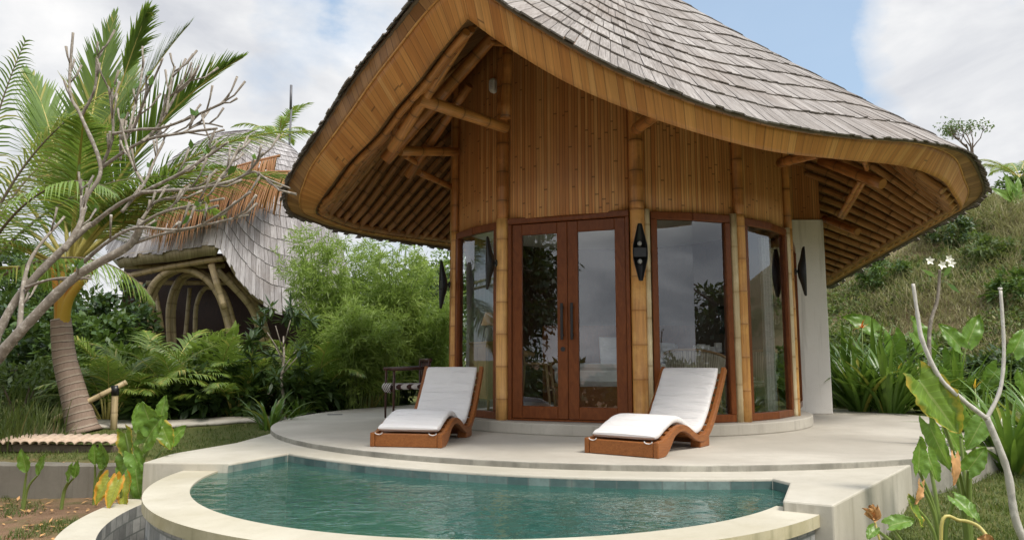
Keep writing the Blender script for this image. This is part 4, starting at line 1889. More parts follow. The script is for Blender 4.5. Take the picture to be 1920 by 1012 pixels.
cb = thing('cabinet', 'woven front wooden cabinet inside the left curved window', 'cabinet', (-.29, 9.21, FZ), R(-62))
for nm, c, s, mt in (('body', (0, 0, .52), (.50, .28, .66), 'lightwood'), ('top', (0, 0, .865), (.53, .30, .03), 'lightwood'), ('woven_door', (-.122, -.148, .52), (.23, .014, .58), 'lightwood'), ('woven_door', (.122, -.148, .52), (.23, .014, .58), 'lightwood')):
    mb = MB()
    mb.box(c, s, bev=.006)
    mb.build(nm, M[mt], cb)
for x in (-.22, .22):
    for y in (-.11, .11):
        mb = MB()
        mb.tube([(x, y, 0), (x, y, .19)], .016, 8)
        mb.build('leg', M['lightwood'], cb)


def curtain(label, a, b, z0, z1, folds, seed):
    mb = MB()
    a, b = Vector(a), Vector(b)
    d = b - a
    nrm = Vector((d.y, -d.x, 0)).normalized()
    n = folds * 8
    rows, uv = [], []
    rg = random.Random(seed)
    ph = [rg.uniform(-.6, .6) for _ in range(n + 1)]
    for j in range(9):
        z = z1 + (z0 - z1) * j / 8
        f = 1 - .10 * math.sin(math.pi * j / 8)
        rows.append([a + d * (.5 + (i / n - .5) * f) + nrm * (.035 * math.sin(i / 8 * 2 * math.pi + ph[(i // 8) % n])) + Vector((0, 0, z)) for i in range(n + 1)])
        uv.append([(i / n * d.length, z) for i in range(n + 1)])
    mb.grid(rows, uv, .5)
    o = mb.build('curtain', M['curtain'])
    return tag(o, label, 'curtain', 'sheer curtains inside the room')


c0, c1 = cyl(-66, BR - .2), cyl(-51, BR - .2)
curtain('pale sheer curtain gathered inside the left curved window', (-.60, 9.62, 0), (-.18, 10.5, 0), FZ + .02, 2.30, 7, 1)
c0, c1 = cyl(52, BR - .22), cyl(58.5, BR - .16)
curtain('white sheer curtain hanging inside the right curved window', (c0.x, c0.y, 0), (c1.x, c1.y, 0), FZ + .02, 2.26, 4, 2)

tb = thing('table', 'round dark wooden table inside the wide right window', 'table', (2.62, 9.75, FZ))
mb = MB()
mb.lathe([(.001, .70), (.44, .70), (.45, .715), (.45, .735), (.44, .745), (.001, .745)], n=36)
mb.build('tabletop', M['darkwood'], tb)
mb = MB()
mb.lathe([(.24, 0), (.23, .03), (.05, .05), (.04, .69), (.001, .695)], n=20)
mb.build('pedestal', M['darkwood'], tb)
for lab, x, y, w, d, h, r in (('white tissue box on the table inside', 2.45, 9.62, .20, .12, .10, 0), ('tall white canister beside the tissue box', 2.66, 9.60, .05, 0, .13, 1), ('small white cup on the table inside', 2.575, 9.56, .036, 0, .08, 1)):
    mb = MB()
    if r:
        mb.lathe([(.001, 0), (w * .9, 0), (w, .01), (w, h), (w * .9, h), (w * .85, h * .8), (.001, h * .78)], n=20)
    else:
        mb.box((0, 0, h / 2), (w, d, h), bev=.01)
        mb.box((0, 0, h + .006), (w * .5, .02, .012))
    o = mb.build('tissue_box' if not r else ('canister' if h > .1 else 'cup'), M['whiteplastic'])
    o.location = (x, y, FZ + .746)
    tag(o, lab, 'tissue box' if not r else ('canister' if h > .1 else 'cup'))


tl = thing('table_lamp', 'small table lamp with tan cone shade on the cabinet inside', 'lamp', (-.29, 9.21, FZ + .882))
mb = MB()
mb.lathe([(.06, 0), (.06, .015), (.035, .03), (.05, .12), (.035, .2), (.008, .22), (.008, .27), (.001, .27)], n=16)
mb.build('base', M['bulb'], tl)
ms, tt = new_mat('paper_shade')
pb_ = principled(tt, (.75, .5, .3), .8)
finish(tt, pb_.outputs[0])
mb = MB()
mb.lathe([(.10, .20), (.045, .36)], n=20)
mb.build('lamp_shade', ms, tl)


def rope_chair(label, loc, rz):
    root = thing('rope_armchair', label, 'armchair', loc, rz, 'rope armchairs inside the room')
    mb = MB()
    rows, uv = [], []
    for j in range(7):
        q = j / 6
        rw, uw = [], []
        for i in range(25):
            a = math.pi * (1.08 + -.0) + (i / 24) * math.pi * -1.16
            a = -.08 * math.pi + (i / 24) * 1.16 * math.pi
            r = .31 + .06 * q
            top = .68 + .10 * math.sin(max(0, min(math.pi, a)))
            rw.append((r * math.cos(a), r * math.sin(a) * .95, .40 + (top - .40) * q))
            uw.append((a * .33, q * .3))
        rows.append(rw)
        uv.append(uw)
    mb.grid(rows, uv, .5)
    o = mb.build('rope_back', M['rope'], root)
    so = o.modifiers.new('thick', 'SOLIDIFY')
    so.thickness = .02
    mb = MB()
    mb.tube([Vector(p) for p in rows[-1]], .016, 8)
    mb.build('top_rail', M['lightwood'], root)
    mb = MB()
    mb.box((0, .0, .43), (.54, .54, .12), bev=.05)
    mb.build('seat_cushion', M['linen'], root)
    mb = MB()
    mb.box((0, .0, .34), (.50, .50, .05), bev=.02)
    mb.build('seat_frame', M['rope'], root)
    for x in (-.22, .22):
        for y in (-.22, .22):
            mb = MB()
            mb.tube([(x * 1.1, y * 1.1, 0), (x, y, .36)], .018, 8)
            mb.build('leg', M['lightwood'], root)
    return root


rc = rope_chair('pale rope armchair inside the wide window, behind the right lounger', (2.22, 9.05, FZ), R(150))
dup(rc, (3.10, 9.72, FZ), R(-160), 'pale rope armchair inside the right curved window, beside the curtain')
dl = thing('standing_lamp', 'black hourglass floor lamp inside the wide right window', 'lamp', (2.98, 10.35, FZ))
mb = MB()
mb.lathe([(.12, .0), (.12, .02), (.015, .04), (.012, 1.05), (.001, 1.06)], n=16)
mb.build('stand', M['black'], dl)
mb = MB()
mb.lathe([(.10, 1.02), (.05, 1.16), (.10, 1.32), (.11, 1.40), (.001, 1.41)], n=18)
mb.build('lamp_shade', M['black'], dl)


# ------------------------------------------------------------------ neighbouring villa on the left
V2 = thing('shingled_pavilion', 'second bamboo pavilion with curling grey shingle roof and bent bamboo arches, far left', 'pavilion', (-6.5, 17.5, 0))


def v2part(mb, name, mat):
    mb.v = [(x + 6.5, y - 17.5, z) for x, y, z in mb.v]
    return mb.build(name, mat, V2)


def build_pavilion():
    apex = P(480, 258, 19.2)
    edge = [P(*q) for q in ((222, 478, 16.8), (255, 470, 16.3), (330, 462, 16.0), (405, 452, 15.8), (425, 475, 15.75), (450, 515, 15.8), (490, 555, 16.0), (535, 574, 16.3), (585, 575, 16.9), (632, 545, 18.0),
                            (650, 505, 20.0), (625, 480, 22.5), (500, 465, 24.0), (360, 450, 23.0), (240, 440, 20.5), (205, 455, 18.3))]
    lp = catmull(edge + [edge[0]], 8)[:-1]

    def h(t):
        return 1 - (1 - min(1.0, max(-.1, t))) ** 2.7
    mb = shingle_roof(MB(), lp, apex, h, 30, .13, .008, .10, seed=9)
    v2part(mb, 'roof', M['shingle2'])
    mb = MB()
    rows = [[skin(p, apex, h, t) - Vector((0, 0, .03)) for p in lp] for t in (.005, .15, .3, .5, .7, .9, .99)]
    mb.grid(rows, None, .5, closed=True)
    v2part(mb, 'roof_deck', M['soffit'])
    # pale bamboo fascia below the eave
    u, rows, uv = 0, [], []
    ctr = Vector((apex.x, apex.y, 0))
    n = len(lp)
    top, bot, ut, ub = [], [], [], []
    for i in range(n + 1):
        p = lp[i % n]
        if i:
            u += (p - lp[(i - 1) % n]).length
        inn = (ctr - Vector((p.x, p.y, 0))).normalized()
        w = .30 if (i < 25 or i > n - 10) else .12
        top.append(p - Vector((0, 0, .03)))
        bot.append(p + inn * .10 - Vector((0, 0, w)))
        ut.append((u, 0))
        ub.append((u, w))
    mb = MB()
    mb.grid([top, bot], [ut, ub], .5)
    o = v2part(mb, 'fascia', M['fascia2'])
    so = o.modifiers.new('thick', 'SOLIDIFY')
    so.thickness = .04

    def pole(pts, r, name='post'):
        mb = MB()
        v = catmull(pts, 6) if len(pts) > 2 else [Vector(p) for p in pts]
        mb.tube(v, r, 9, nodes=.45)
        v2part(mb, name, M['palepole'])
    yA = 16.4
    for dx, dy in ((0, 0), (10, .15)):
        pole([P(278 + dx, 650, yA + dy), P(272 + dx, 580, yA + dy), P(290 + dx, 530, yA + dy), P(330 + dx, 505, yA + dy), P(375 + dx, 515, yA + dy), P(408 + dx, 550, yA + dy), P(428 + dx, 610, yA + dy), P(434 + dx, 660, yA + dy)], .075, 'arch')
    for dx, dy in ((0, 0), (9, .15)):
        pole([P(318 + dx, 650, 17.3 + dy), P(316 + dx, 580, 17.3 + dy), P(328 + dx, 535, 17.3 + dy), P(350 + dx, 515, 17.3 + dy), P(385 + dx, 520, 17.3 + dy)], .06, 'arch')
    pole([P(366, 650, 18.0), P(368, 575, 18.0), P(385, 540, 18.0), P(410, 545, 18.0)], .055, 'arch')
    pole([P(268, 655, 16.2), P(262, 530, 16.3)], .06)
    pole([P(396, 495, 16.0), P(422, 580, 16.1)], .075)
    pole([P(345, 660, 18.2), P(356, 540, 18.2)], .05)
    pole([P(304, 615, 16.7), P(290, 540, 16.9)], .05)
    pole([P(405, 505, 16.2), P(470, 575, 16.6), P(490, 640, 16.8)], .08, 'arch')
    pole([P(425, 512, 16.9), P(480, 570, 17.2), P(505, 640, 17.4)], .07, 'arch')
    pole([P(230, 520, 16.9), P(320, 500, 16.3), P(420, 484, 16.0)], .07, 'beam')
    pole([P(235, 500, 17.4), P(420, 498, 17.2)], .06, 'beam')
    pole([P(275, 530, 18.2), P(470, 530, 18.2)], .06, 'beam')
    # dark interior wall and floor
    mb = MB()
    a, b = P(235, 500, 19.6), P(620, 500, 19.6)
    mb.box(((a.x + b.x) / 2, 19.6, 1.8), (b.x - a.x, .12, 3.6))
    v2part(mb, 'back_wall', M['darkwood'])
    mb = MB()
    mb.box(((a.x + b.x) / 2, 18.0, .05), (b.x - a.x, 3.2, .5))
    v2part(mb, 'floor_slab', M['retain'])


M['shingle2'] = m_shingle("pale_grey_shingles", ((0, (.25, .235, .235)), (.35, (.34, .32, .32)), (.7, (.42, .40, .40)), (1, (.50, .48, .48))))
M['fascia2'] = m_strips("pale_bamboo_boards", .09, ((0, (.34, .28, .17)), (1, (.46, .39, .25))), nodes=False, grain=20)
build_pavilion()


# ------------------------------------------------------------------ plants
def blade(mb, base, az, e0, length, width, droop, n=5, mi=0, rnd=None, fold=.25, tip=.02, twist=0.0):
    """strap leaf: rises at elevation e0 (deg), bends down by droop (deg) over its length; folded along the midrib"""
    rnd = random.random() if rnd is None else rnd
    p = Vector(base)
    h = Vector((math.sin(az), math.cos(az), 0))
    side0 = Vector((h.y, -h.x, 0))
    prev = None
    ds = length / n
    for i in range(n + 1):
        q = i / n
        e = R(e0 - droop * q ** 1.4)
        d = h * math.cos(e) + Vector((0, 0, math.sin(e)))
        nrm = -h * math.sin(e) + Vector((0, 0, math.cos(e)))
        sd_ = (side0 * math.cos(twist * q) + nrm * math.sin(twist * q))
        w = width * .5 * max(tip, (1 - q ** 2.2) * (.55 + .45 * min(1, q * 4)))
        c = (p - nrm * (w * fold), p + sd_ * w, p - sd_ * w)
        if prev is not None:
            b = mb.add((prev[1], prev[0], prev[2], c[1], c[0], c[2]))
            mb.face((b, b + 1, b + 4, b + 3), None, rnd, mi, True)
            mb.face((b + 1, b + 2, b + 5, b + 4), None, rnd, mi, True)
        prev = c
        p = p + d * ds
    return p


def leaf(mb, p, d, n, L, W, rnd=None, mi=0):
    """small pointed leaf: two triangles either side of the midrib"""
    d = d.normalized()
    s = d.cross(n)
    if s.length < 1e-5:
        s = d.orthogonal()
    s.normalize()
    up = s.cross(d)
    b = mb.add((p, p + d * L * .45 + s * W * .5 + up * W * .12, p + d * L, p + d * L * .45 - s * W * .5 + up * W * .12))
    mb.face((b, b + 1, b + 2, b + 3), None, random.random() if rnd is None else rnd, mi, True)


def rvec(rg=random):
    while True:
        v = Vector((rg.uniform(-1, 1), rg.uniform(-1, 1), rg.uniform(-1, 1)))
        if .05 < v.length < 1:
            return v.normalized()


def foliage(mb, c, rad, clumps, per, L, W, shell=.5, mi=0, down=.25, flat=.0, spread=.22):
    """crown of leaf clumps in an ellipsoid: uneven outline, gaps between clumps"""
    c = Vector(c)
    for k in range(clumps):
        d = rvec()
        q = random.uniform(shell, 1.0) ** .7
        bump = .78 + .38 * noise.noise(d * 2.1 + Vector((c.x, k * .0, c.z)))
        cc = c + Vector((d.x * rad[0], d.y * rad[1], d.z * rad[2])) * q * bump
        tone = random.random()
        out = (cc - c).normalized()
        for i in range(per):
            o = rvec() * random.random() ** .5 * spread * (rad[0] + rad[2]) * .5
            o.z *= .7
            dd = (rvec() + out * .7 + Vector((0, 0, -down))).normalized()
            leaf(mb, cc + o, dd, (Vector((0, 0, 1)) + rvec() * .8).normalized(), L * random.uniform(.6, 1.25), W * random.uniform(.7, 1.2), min(.92, max(0, tone * .6 + random.random() * .4)), mi)


def bush(label, loc, rad, clumps, per, L, W, mat, group, cat='bush', trunk=True, name='bush', **kw):
    root = thing(name, label, cat, loc, 0, group)
    mb = MB()
    foliage(mb, (0, 0, rad[2] * .95), rad, clumps, per, L, W, **kw)
    mb.build('crown', M[mat], root)
    if trunk:
        mb = MB()
        for k in range(4):
            a = random.uniform(0, 6.28)
            e = Vector((math.cos(a) * rad[0] * .4, math.sin(a) * rad[1] * .4, rad[2] * 1.1))
            mb.tube([(0.04 * math.cos(a), .04 * math.sin(a), -.1), e * .5 + rvec() * .05, e], [.03, .02, .01], 6)
        mb.build('stem', M['bark'], root)
    return root


def frond_mesh(mb, L, e0, droop, npairs, ll, lw, az=0.0, vfold=.5, ldroop=35, rr=.018, start=.16, fwd=58, swing=0.0, broken=None):
    """palm frond from the origin: arched rachis with a row of leaflets on each side"""
    h = Vector((math.sin(az), math.cos(az), 0))
    pts, dirs = [Vector((0, 0, 0))], []
    n = 26
    p = Vector((0, 0, 0))
    for i in range(n):
        q = i / n
        e = R(e0 - droop * q ** 1.5)
        if broken and q > broken:
            e = R(e0 - droop * q ** 1.5 - 75)
        hh = Matrix.Rotation(swing * q * q, 3, 'Z') @ h
        d = hh * math.cos(e) + Vector((0, 0, math.sin(e)))
        dirs.append(d)
        p = p + d * (L / n)
        pts.append(p.copy())
    dirs.append(dirs[-1])
    mb.tube(pts, [rr * (1.3 - 1.15 * (i / n)) for i in range(n + 1)], 5, mi=1, rnd=.6, cap=False)
    for k in range(npairs):
        q = start + (1 - start) * (k + .5) / npairs
        x = q * n
        i = min(n - 1, int(x))
        pos = pts[i].lerp(pts[i + 1], x - i)
        d = dirs[i]
        side = d.cross(Vector((0, 0, 1)))
        if side.length < .15:
            side = Vector((h.y, -h.x, 0))
        side.normalize()
        up = side.cross(d)
        env = math.sin(math.pi * (.18 + .82 * min(1, (q - start) / (1 - start)) ** .8)) ** .7
        for sg in (-1, 1):
            l = ll * max(.18, env) * random.uniform(.88, 1.1)
            fa = R(fwd - 34 * q + random.uniform(-5, 5))
            dd = (side * sg * math.sin(fa) + d * math.cos(fa) + up * vfold * random.uniform(.6, 1.2)).normalized()
            rnd = random.random()
            pp = pos.copy()
            prev = None
            nn = 4
            wv = dd.cross(up).normalized()
            for j in range(nn + 1):
                t = j / nn
                w = lw * .5 * max(.06, (1 - t ** 1.8) * (.6 + .4 * min(1, 4 * t)))
                c = (pp + wv * w, pp - wv * w)
                if prev:
                    b = mb.add((prev[0], prev[1], c[1], c[0]))
                    mb.face((b, b + 1, b + 2, b + 3), None, rnd, 0, True)
                prev = c
                dd = (dd + Vector((0, 0, -1)) * math.sin(R(ldroop)) * .38).normalized()
                pp = pp + dd * (l / nn)
    return mb


# ---- coconut palm on the left
def coconut():
    base = P(157, 812, 10.6)
    base.z = ground_z(base.x, base.y) - .05
    top = P(114, 598, 10.6)
    root = thing('coconut_palm', 'coconut palm with ringed grey trunk and orange leaf sheath at left', 'palm tree', base)
    mb = MB()
    ctrl = [base - base, P(140, 745, 10.6) - base, P(121, 670, 10.6) - base, top - base]
    c = catmull(ctrl, 8)
    rad = [float(np.interp(i / (len(c) - 1), (0, .08, .35, .8, 1), (.25, .205, .172, .142, .13))) for i in range(len(c))]
    mb.tube(c, rad, 18)
    mb.build('trunk', M['palmtrunk'], root)
    crown = P(132, 492, 10.6) - base
    # sheath: split orange bases clasping the stem
    for px0, py0, px1, py1, px2, py2, w in ((118, 604, 132, 555, 180, 500, .092), (112, 604, 108, 560, 98, 495, .075), (116, 604, 117, 560, 120, 495, .085), (120, 600, 126, 560, 146, 500, .065)):
        mb = MB()
        pts = catmull([P(px0, py0, 10.58) - base, P(px1, py1, 10.5) - base, P(px2, py2, 10.5) - base], 7)
        mb.tube(pts, [w * (1.0 - .62 * i / (len(pts) - 1)) for i in range(len(pts))], 10)
        mb.build('leaf_sheath', M['sheath'], root)
    specs = [  # dx, dy in plan (to right, away), e0, droop, length, material, leaflets, vfold
        (.02, .25, 86, 12, 4.1, 'palm', 66, .15), (.55, .3, 80, 24, 4.2, 'palm', 60, .15), (-.5, .3, 74, 30, 3.7, 'palm', 60, .2), (.85, -.1, 66, 40, 3.9, 'palm', 52, .3),
        (1, .2, 44, 62, 4.0, 'palm', 64, .3), (1, -.25, 48, 70, 3.3, 'palm', 64, .3), (.5, -.8, 60, 70, 3.0, 'palm', 60, .3), (-1, .1, 40, 80, 3.6, 'palm', 56, .3),
        (-.8, -.6, 28, 85, 3.4, 'palm', 56, .3), (-.2, -1, 20, 90, 3.0, 'palm', 56, .3), (.3, 1, 45, 60, 3.6, 'palm', 56, .3),
        (-.6, .8, 30, 80, 3.5, 'palm', 50, .3), (-1, -.2, 5, 75, 3.0, 'palm', 50, .3), (.9, -.3, 52, 45, 1.9, 'ypalm', 54, .1), (.9, .15, 56, 62, 4.1, 'palm', 60, .3), (-.9, -.3, 60, 70, 3.8, 'palm', 60, .3), (.05, .3, 80, 20, 3.6, 'palm', 60, .1)]
    for k, (dx, dy, e0, dr, L, mt, npr, vf) in enumerate(specs):
        mb = MB()
        up = e0 > 60
        frond_mesh(mb, L, e0, dr, int(npr * (1.6 if up else 1.35)), 1.0 if up else .85, .050 if up else .034, math.atan2(dx, dy), vf, 5 if up else 34, .026, .12 if up else .2, 46 if up else 60)
        o = mb.build('frond', [M[mt], M['ystem']], root)
        o.location = crown + Vector((dx * .06, dy * .06, -.12 if e0 < 40 else 0))
    # snapped frond hanging from its rib
    mb = MB()
    frond_mesh(mb, 3.9, 74, 12, 40, .50, .05, math.atan2(.62, -.3), .1, 40, .022, .72, 40, broken=.93)
    o = mb.build('frond', [M['palm'], M['ystem']], root)
    o.location = crown
    return root


coconut()

# yellowing palm at the frame's left edge
yp = P(-70, 560, 8.9)
yr = thing('yellowing_palm', 'palm with drooping yellowing fronds at the left edge', 'palm tree', (yp.x, yp.y, ground_z(yp.x, yp.y)))
mb = MB()
H = yp.z - ground_z(yp.x, yp.y)
mb.tube([(0, 0, -.1), (.05, 0, H * .5), (0, 0, H)], [.16, .12, .10], 12)
mb.build('trunk', M['palmtrunk'], yr)
for dx, dy, e0, dr, L in ((.9, .1, 78, 50, 3.3), (1, -.4, 60, 95, 3.0), (1, .5, 62, 70, 3.2), (.4, -.8, 55, 90, 2.6), (.3, .8, 75, 45, 3.0), (.9, -.1, 88, 20, 3.3), (1, 0, 35, 95, 2.6), (-.8, .2, 55, 80, 2.8)):
    mb = MB()
    frond_mesh(mb, L, e0, dr, 46, .72, .030, math.atan2(dx, dy), .15, 60, .02, .2, 62)
    o = mb.build('frond', [M['ypalm' if random.random() < .65 else 'palm'], M['bark']], yr)
    o.location = (0, 0, H)

# dead fronds draped over the pavilion roof
G0 = 'dead palm fronds on the pavilion roof'
for (p0, p1, L, lab) in (((525, 292, 16.6), (285, 400, 15.6), 3.2, 'longest rust brown dead palm frond draped down the pavilion roof'), ((545, 322, 16.3), (395, 350, 15.9), 2.1, 'dead brown palm frond hanging at the upper right of the pavilion roof'),
                         ((420, 345, 16.0), (270, 412, 15.5), 2.0, 'dead brown palm frond at the lower left of the pavilion roof'), ((500, 315, 16.4), (340, 372, 15.7), 2.4, 'dead brown palm frond between the longest one and the roof tip')):
    a, b = P(*p0), P(*p1)
    d = b - a
    mb = MB()
    frond_mesh(mb, d.length, math.degrees(math.atan2(d.z, math.hypot(d.x, d.y))) + 12, 24, 70, 1.5, .05, math.atan2(d.x, d.y), -.5, 80, .028, .02, 72)
    o = mb.build('dead_palm_frond', [M['deadfrond'], M['deadfrond']])
    o.location = a
    tag(o, lab, 'palm frond', G0)


# ---- plumeria with bare forking limbs, left foreground
def plumeria():
    d0 = 6.6
    base = P(-75, 800, d0)
    base.z = ground_z(base.x, base.y) - .1
    root = thing('plumeria_tree', 'bare grey plumeria tree with forking branches at far left front', 'tree', base)
    limbs = [  # photo points, start radius, end radius, depth drift
        ([(-110, 900), (-60, 740), (0, 666), (36, 624), (139, 521), (242, 460), (266, 412)], .095, .045, (0, -.2)),
        ([(-60, 760), (-20, 680), (0, 618), (48, 539), (151, 436), (174, 420)], .070, .040, (.1, .3)),
        ([(120, 470), (150, 420), (160, 374), (189, 315), (152, 218), (131, 170), (137, 62)], .050, .018, (.2, .5)),
        ([(152, 218), (178, 166), (181, 100)], .028, .016, (.5, .4)),
        ([(189, 315), (212, 251), (203, 158)], .030, .016, (.4, .2)),
        ([(189, 315), (266, 266), (340, 250), (407, 241)], .034, .016, (.4, .0)),
        ([(266, 266), (299, 232), (349, 141)], .028, .016, (.2, .4)),
        ([(212, 251), (260, 243), (307, 239), (370, 215), (423, 191)], .028, .016, (.3, .1)),
        ([(174, 420), (220, 385), (266, 361), (357, 315), (428, 266)], .040, .016, (.2, -.3)),
        ([(266, 361), (320, 357), (374, 353), (452, 332), (494, 286)], .030, .016, (-.1, -.4)),
        ([(452, 332), (477, 322), (500, 335), (544, 353)], .020, .010, (-.4, -.6)),
        ([(228, 398), (270, 345), (290, 300), (307, 266)], .028, .016, (0, .2)),
        ([(270, 345), (245, 299), (226, 224)], .026, .015, (.1, .3)),
        ([(226, 300), (226, 260), (227, 224)], .022, .015, (.4, .5)),
        ([(240, 250), (249, 216), (262, 160), (270, 112)], .024, .015, (.3, .5)),
        ([(250, 245), (270, 190), (299, 125)], .024, .015, (.3, .1)),
        ([(312, 215), (320, 158), (328, 125)], .020, .014, (.1, .2)),
        ([(36, 624), (54, 494), (121, 406)], .045, .016, (0, .4)),
        ([(157, 491), (200, 455), (254, 427), (339, 430), (466, 403)], .036, .012, (0, -.5)),
        ([(254, 427), (300, 400), (360, 385), (420, 372)], .024, .014, (-.2, -.4)),
        ([(242, 460), (300, 440), (380, 420), (470, 360)], .026, .013, (-.1, -.6)),
        ([(48, 539), (90, 525), (139, 520), (170, 523)], .026, .013, (.1, -.2)),
        ([(151, 436), (152, 400), (153, 350)], .026, .018, (.3, .5)),
        ([(266, 412), (290, 380), (320, 370)], .026, .015, (-.2, -.1)),
        ([(340, 250), (380, 232), (418, 238)], .016, .012, (.1, .3)),
        ([(299, 232), (312, 190), (330, 172), (368, 140)], .02, .013, (.2, .1)),
        ([(357, 315), (385, 290), (395, 262)], .018, .013, (-.1, .1)),
        ([(374, 353), (420, 330), (450, 270)], .018, .013, (-.2, .1)),
    ]
    lf = MB()
    for pts, r0, r1, (da, db) in limbs:
        n = len(pts)
        w = [P(x, y, d0 + da + (db - da) * i / (n - 1)) - base for i, (x, y) in enumerate(pts)]
        c = catmull(w, 7)
        mb = MB()
        r0, r1 = r0 * (.72 if r0 > .065 else .58), r1 * .68
        mb.tube(c, [(r0 + (r1 - r0) * (i / (len(c) - 1)) ** .7) * (1 + .20 * noise.noise((i * .9, r0 * 90, 0))) for i in range(len(c))], 9)
        # blunt twigs near the end of each limb
        if r1 < .016:
            for k in range(random.randint(4, 7)):
                i = random.randint(len(c) // 4, len(c) - 2)
                d = (c[i + 1] - c[i]).normalized()
                tw = (d + rvec() * .75 + Vector((.15, 0, .35))).normalized()
                L = random.uniform(.12, .34)
                a = c[i]
                mb.tube([a, a + tw * L * .5, a + (tw + Vector((0, 0, .25))).normalized() * L], [.0085, .008, .0115], 7)
                if random.random() < .18:
                    e = a + tw * L
                    for q in range(2):
                        leaf(lf, e, (Vector((0, 0, 1)) + rvec() * .7), rvec(), random.uniform(.07, .13), .05)
        mb.build('branch' if r0 < .06 else 'trunk', M['plumbark'], root)
    lf.build('leaves', M['strap'], root)


plumeria()


# ---- feathery pale green bamboo shrubs
def feathery(label, loc, h, culms, rad):
    culms = int(culms * 1.25)
    root = thing('feathery_bamboo', label, 'bamboo', loc, 0, 'feathery bamboo clumps left of the villa')
    st, lv = MB(), MB()
    for k in range(culms):
        a = random.uniform(0, 6.28)
        lean = random.uniform(.15, .75) * rad
        H = h * random.uniform(.72, 1.05)
        b = Vector((.25 * math.cos(a), .25 * math.sin(a), 0)) * random.random()
        pts = [b + Vector((math.cos(a) * lean * q ** 1.9, math.sin(a) * lean * q ** 1.9, H * (q - .10 * q ** 3))) for q in np.linspace(0, 1, 9)]
        st.tube(pts, [.017 * (1 - .8 * i / 8) for i in range(9)], 5, cap=False)
        for s in range(34):
            q = random.uniform(.16, 1) ** .75
            x = q * 8
            i = min(7, int(x))
            p = pts[i].lerp(pts[i + 1], x - i)
            d = (rvec() + Vector((0, 0, .15))).normalized()
            bl = random.uniform(.22, .55) * (1.15 - .5 * q)
            tone = random.random()
            for j in range(15):
                t = random.uniform(.15, 1)
                pp = p + d * bl * t + Vector((0, 0, -.18 * bl * t * t)) + rvec() * .03
                dd = (d * .8 + rvec() * .8 + Vector((0, 0, -.2))).normalized()
                leaf(lv, pp, dd, rvec(), random.uniform(.09, .17), .019, min(.92, tone * .55 + random.random() * .4))
    st.build('culms', M['stem'], root)
    lv.build('foliage', M['feather'], root)
    return root


for lab, px, y, h, cu, rd in (('pale green feathery bamboo, tallest clump beside the pavilion roof', 610, 13.6, 3.45, 24, 1.35), ('pale green feathery bamboo close to the villa eave', 725, 14.0, 3.55, 24, 1.3),
                              ('low feathery bamboo clump between palms and terrace', 670, 12.6, 1.9, 18, .9), ('feathery bamboo clump behind the dark slatted chair', 800, 14.6, 2.5, 16, .9)):
    q = P(px, 700, y)
    feathery(lab, (q.x, q.y, ground_z(q.x, q.y)), h, cu, rd)


# ---- areca palms in the bed left of the terrace
def areca():
    root = thing('areca_palm', 'areca palm', 'palm', group='areca palms in the bed on the left')
    for k in range(15):
        mb = MB()
        a = k * 2.4 + random.uniform(-.3, .3)
        e0 = random.uniform(48, 84)
        frond_mesh(mb, random.uniform(.95, 1.45), e0, random.uniform(55, 95), 24, .36, .030, a, .35, 38, .008, .30, 58)
        o = mb.build('frond', [M['areca'], M['ystem']], root)
        o.location = (.10 * math.sin(a), .10 * math.cos(a), 0)
    mb = MB()
    for k in range(5):
        a = k * 1.3
        mb.tube([(.05 * math.sin(a), .05 * math.cos(a), -.05), (.12 * math.sin(a), .12 * math.cos(a), .35)], [.018, .012], 6)
    mb.build('stems', M['ystem'], root)
    return root


AR = areca()
AREC = [(205, 760, 11.4, 1.0, 'areca palm behind the bamboo railing post'), (270, 755, 11.8, 1.15, 'areca palm directly right of the bamboo railing'), (335, 765, 12.0, 1.05, 'areca palm at the middle front of the left bed'),
        (395, 750, 12.6, 1.25, 'areca palm below the pavilion arches'), (440, 755, 12.0, .95, 'areca palm left of the dark leaved shrub'), (480, 740, 13.0, 1.3, 'areca palm with raised fronds below the shingle roof tip'),
        (590, 745, 12.6, 1.2, 'areca palm right of the dark leaved shrub'), (640, 745, 13.4, 1.1, 'areca palm beside the feathery bamboo'), (300, 720, 13.8, 1.5, 'tall areca palm in the back row near the arch posts'),
        (225, 700, 13.4, 1.4, 'tall areca palm in the back row behind the railing'), (690, 740, 13.0, .9, 'small areca palm near the terrace edge')]
for i, (px, py, y, s, lab) in enumerate(AREC):
    q = P(px, py, y)
    o = AR if i == 0 else dup(AR)
    o['label'] = lab
    o.location = (q.x, q.y, ground_z(q.x, q.y))
    o.rotation_euler[2] = i * 1.7
    o.scale = (s, s, s)

# dark, long leaved shrub with a pale crooked stem
q = P(527, 750, 11.7)
dk = thing('dark_leaved_shrub', 'dark leaved shrub on a crooked pale stem, left of the terrace', 'shrub', (q.x, q.y, ground_z(q.x, q.y)))
mb = MB()
mb.tube([(-.04, 0, -.05), (.05, 0, .3), (-.02, .02, .6), (.02, 0, .95), (.0, 0, 1.3)], [.03, .026, .024, .02, .012], 8)
for k in range(7):
    a = k * .9
    mb.tube([(0, 0, .7 + .07 * k), (.25 * math.cos(a), .25 * math.sin(a), 1.0 + .09 * k)], [.012, .007], 5)
mb.build('stem', M['plumbark'], dk)
mb = MB()
for k in range(26):
    d = rvec()
    c = Vector((d.x * .52, d.y * .45, 1.18 + d.z * .62))
    for j in range(16):
        a = rvec()
        leaf(mb, c, (a + Vector((0, 0, -.15))), Vector((0, 0, 1)) + rvec() * .4, random.uniform(.16, .30), .055)
mb.build('leaves', M['deep'], dk)


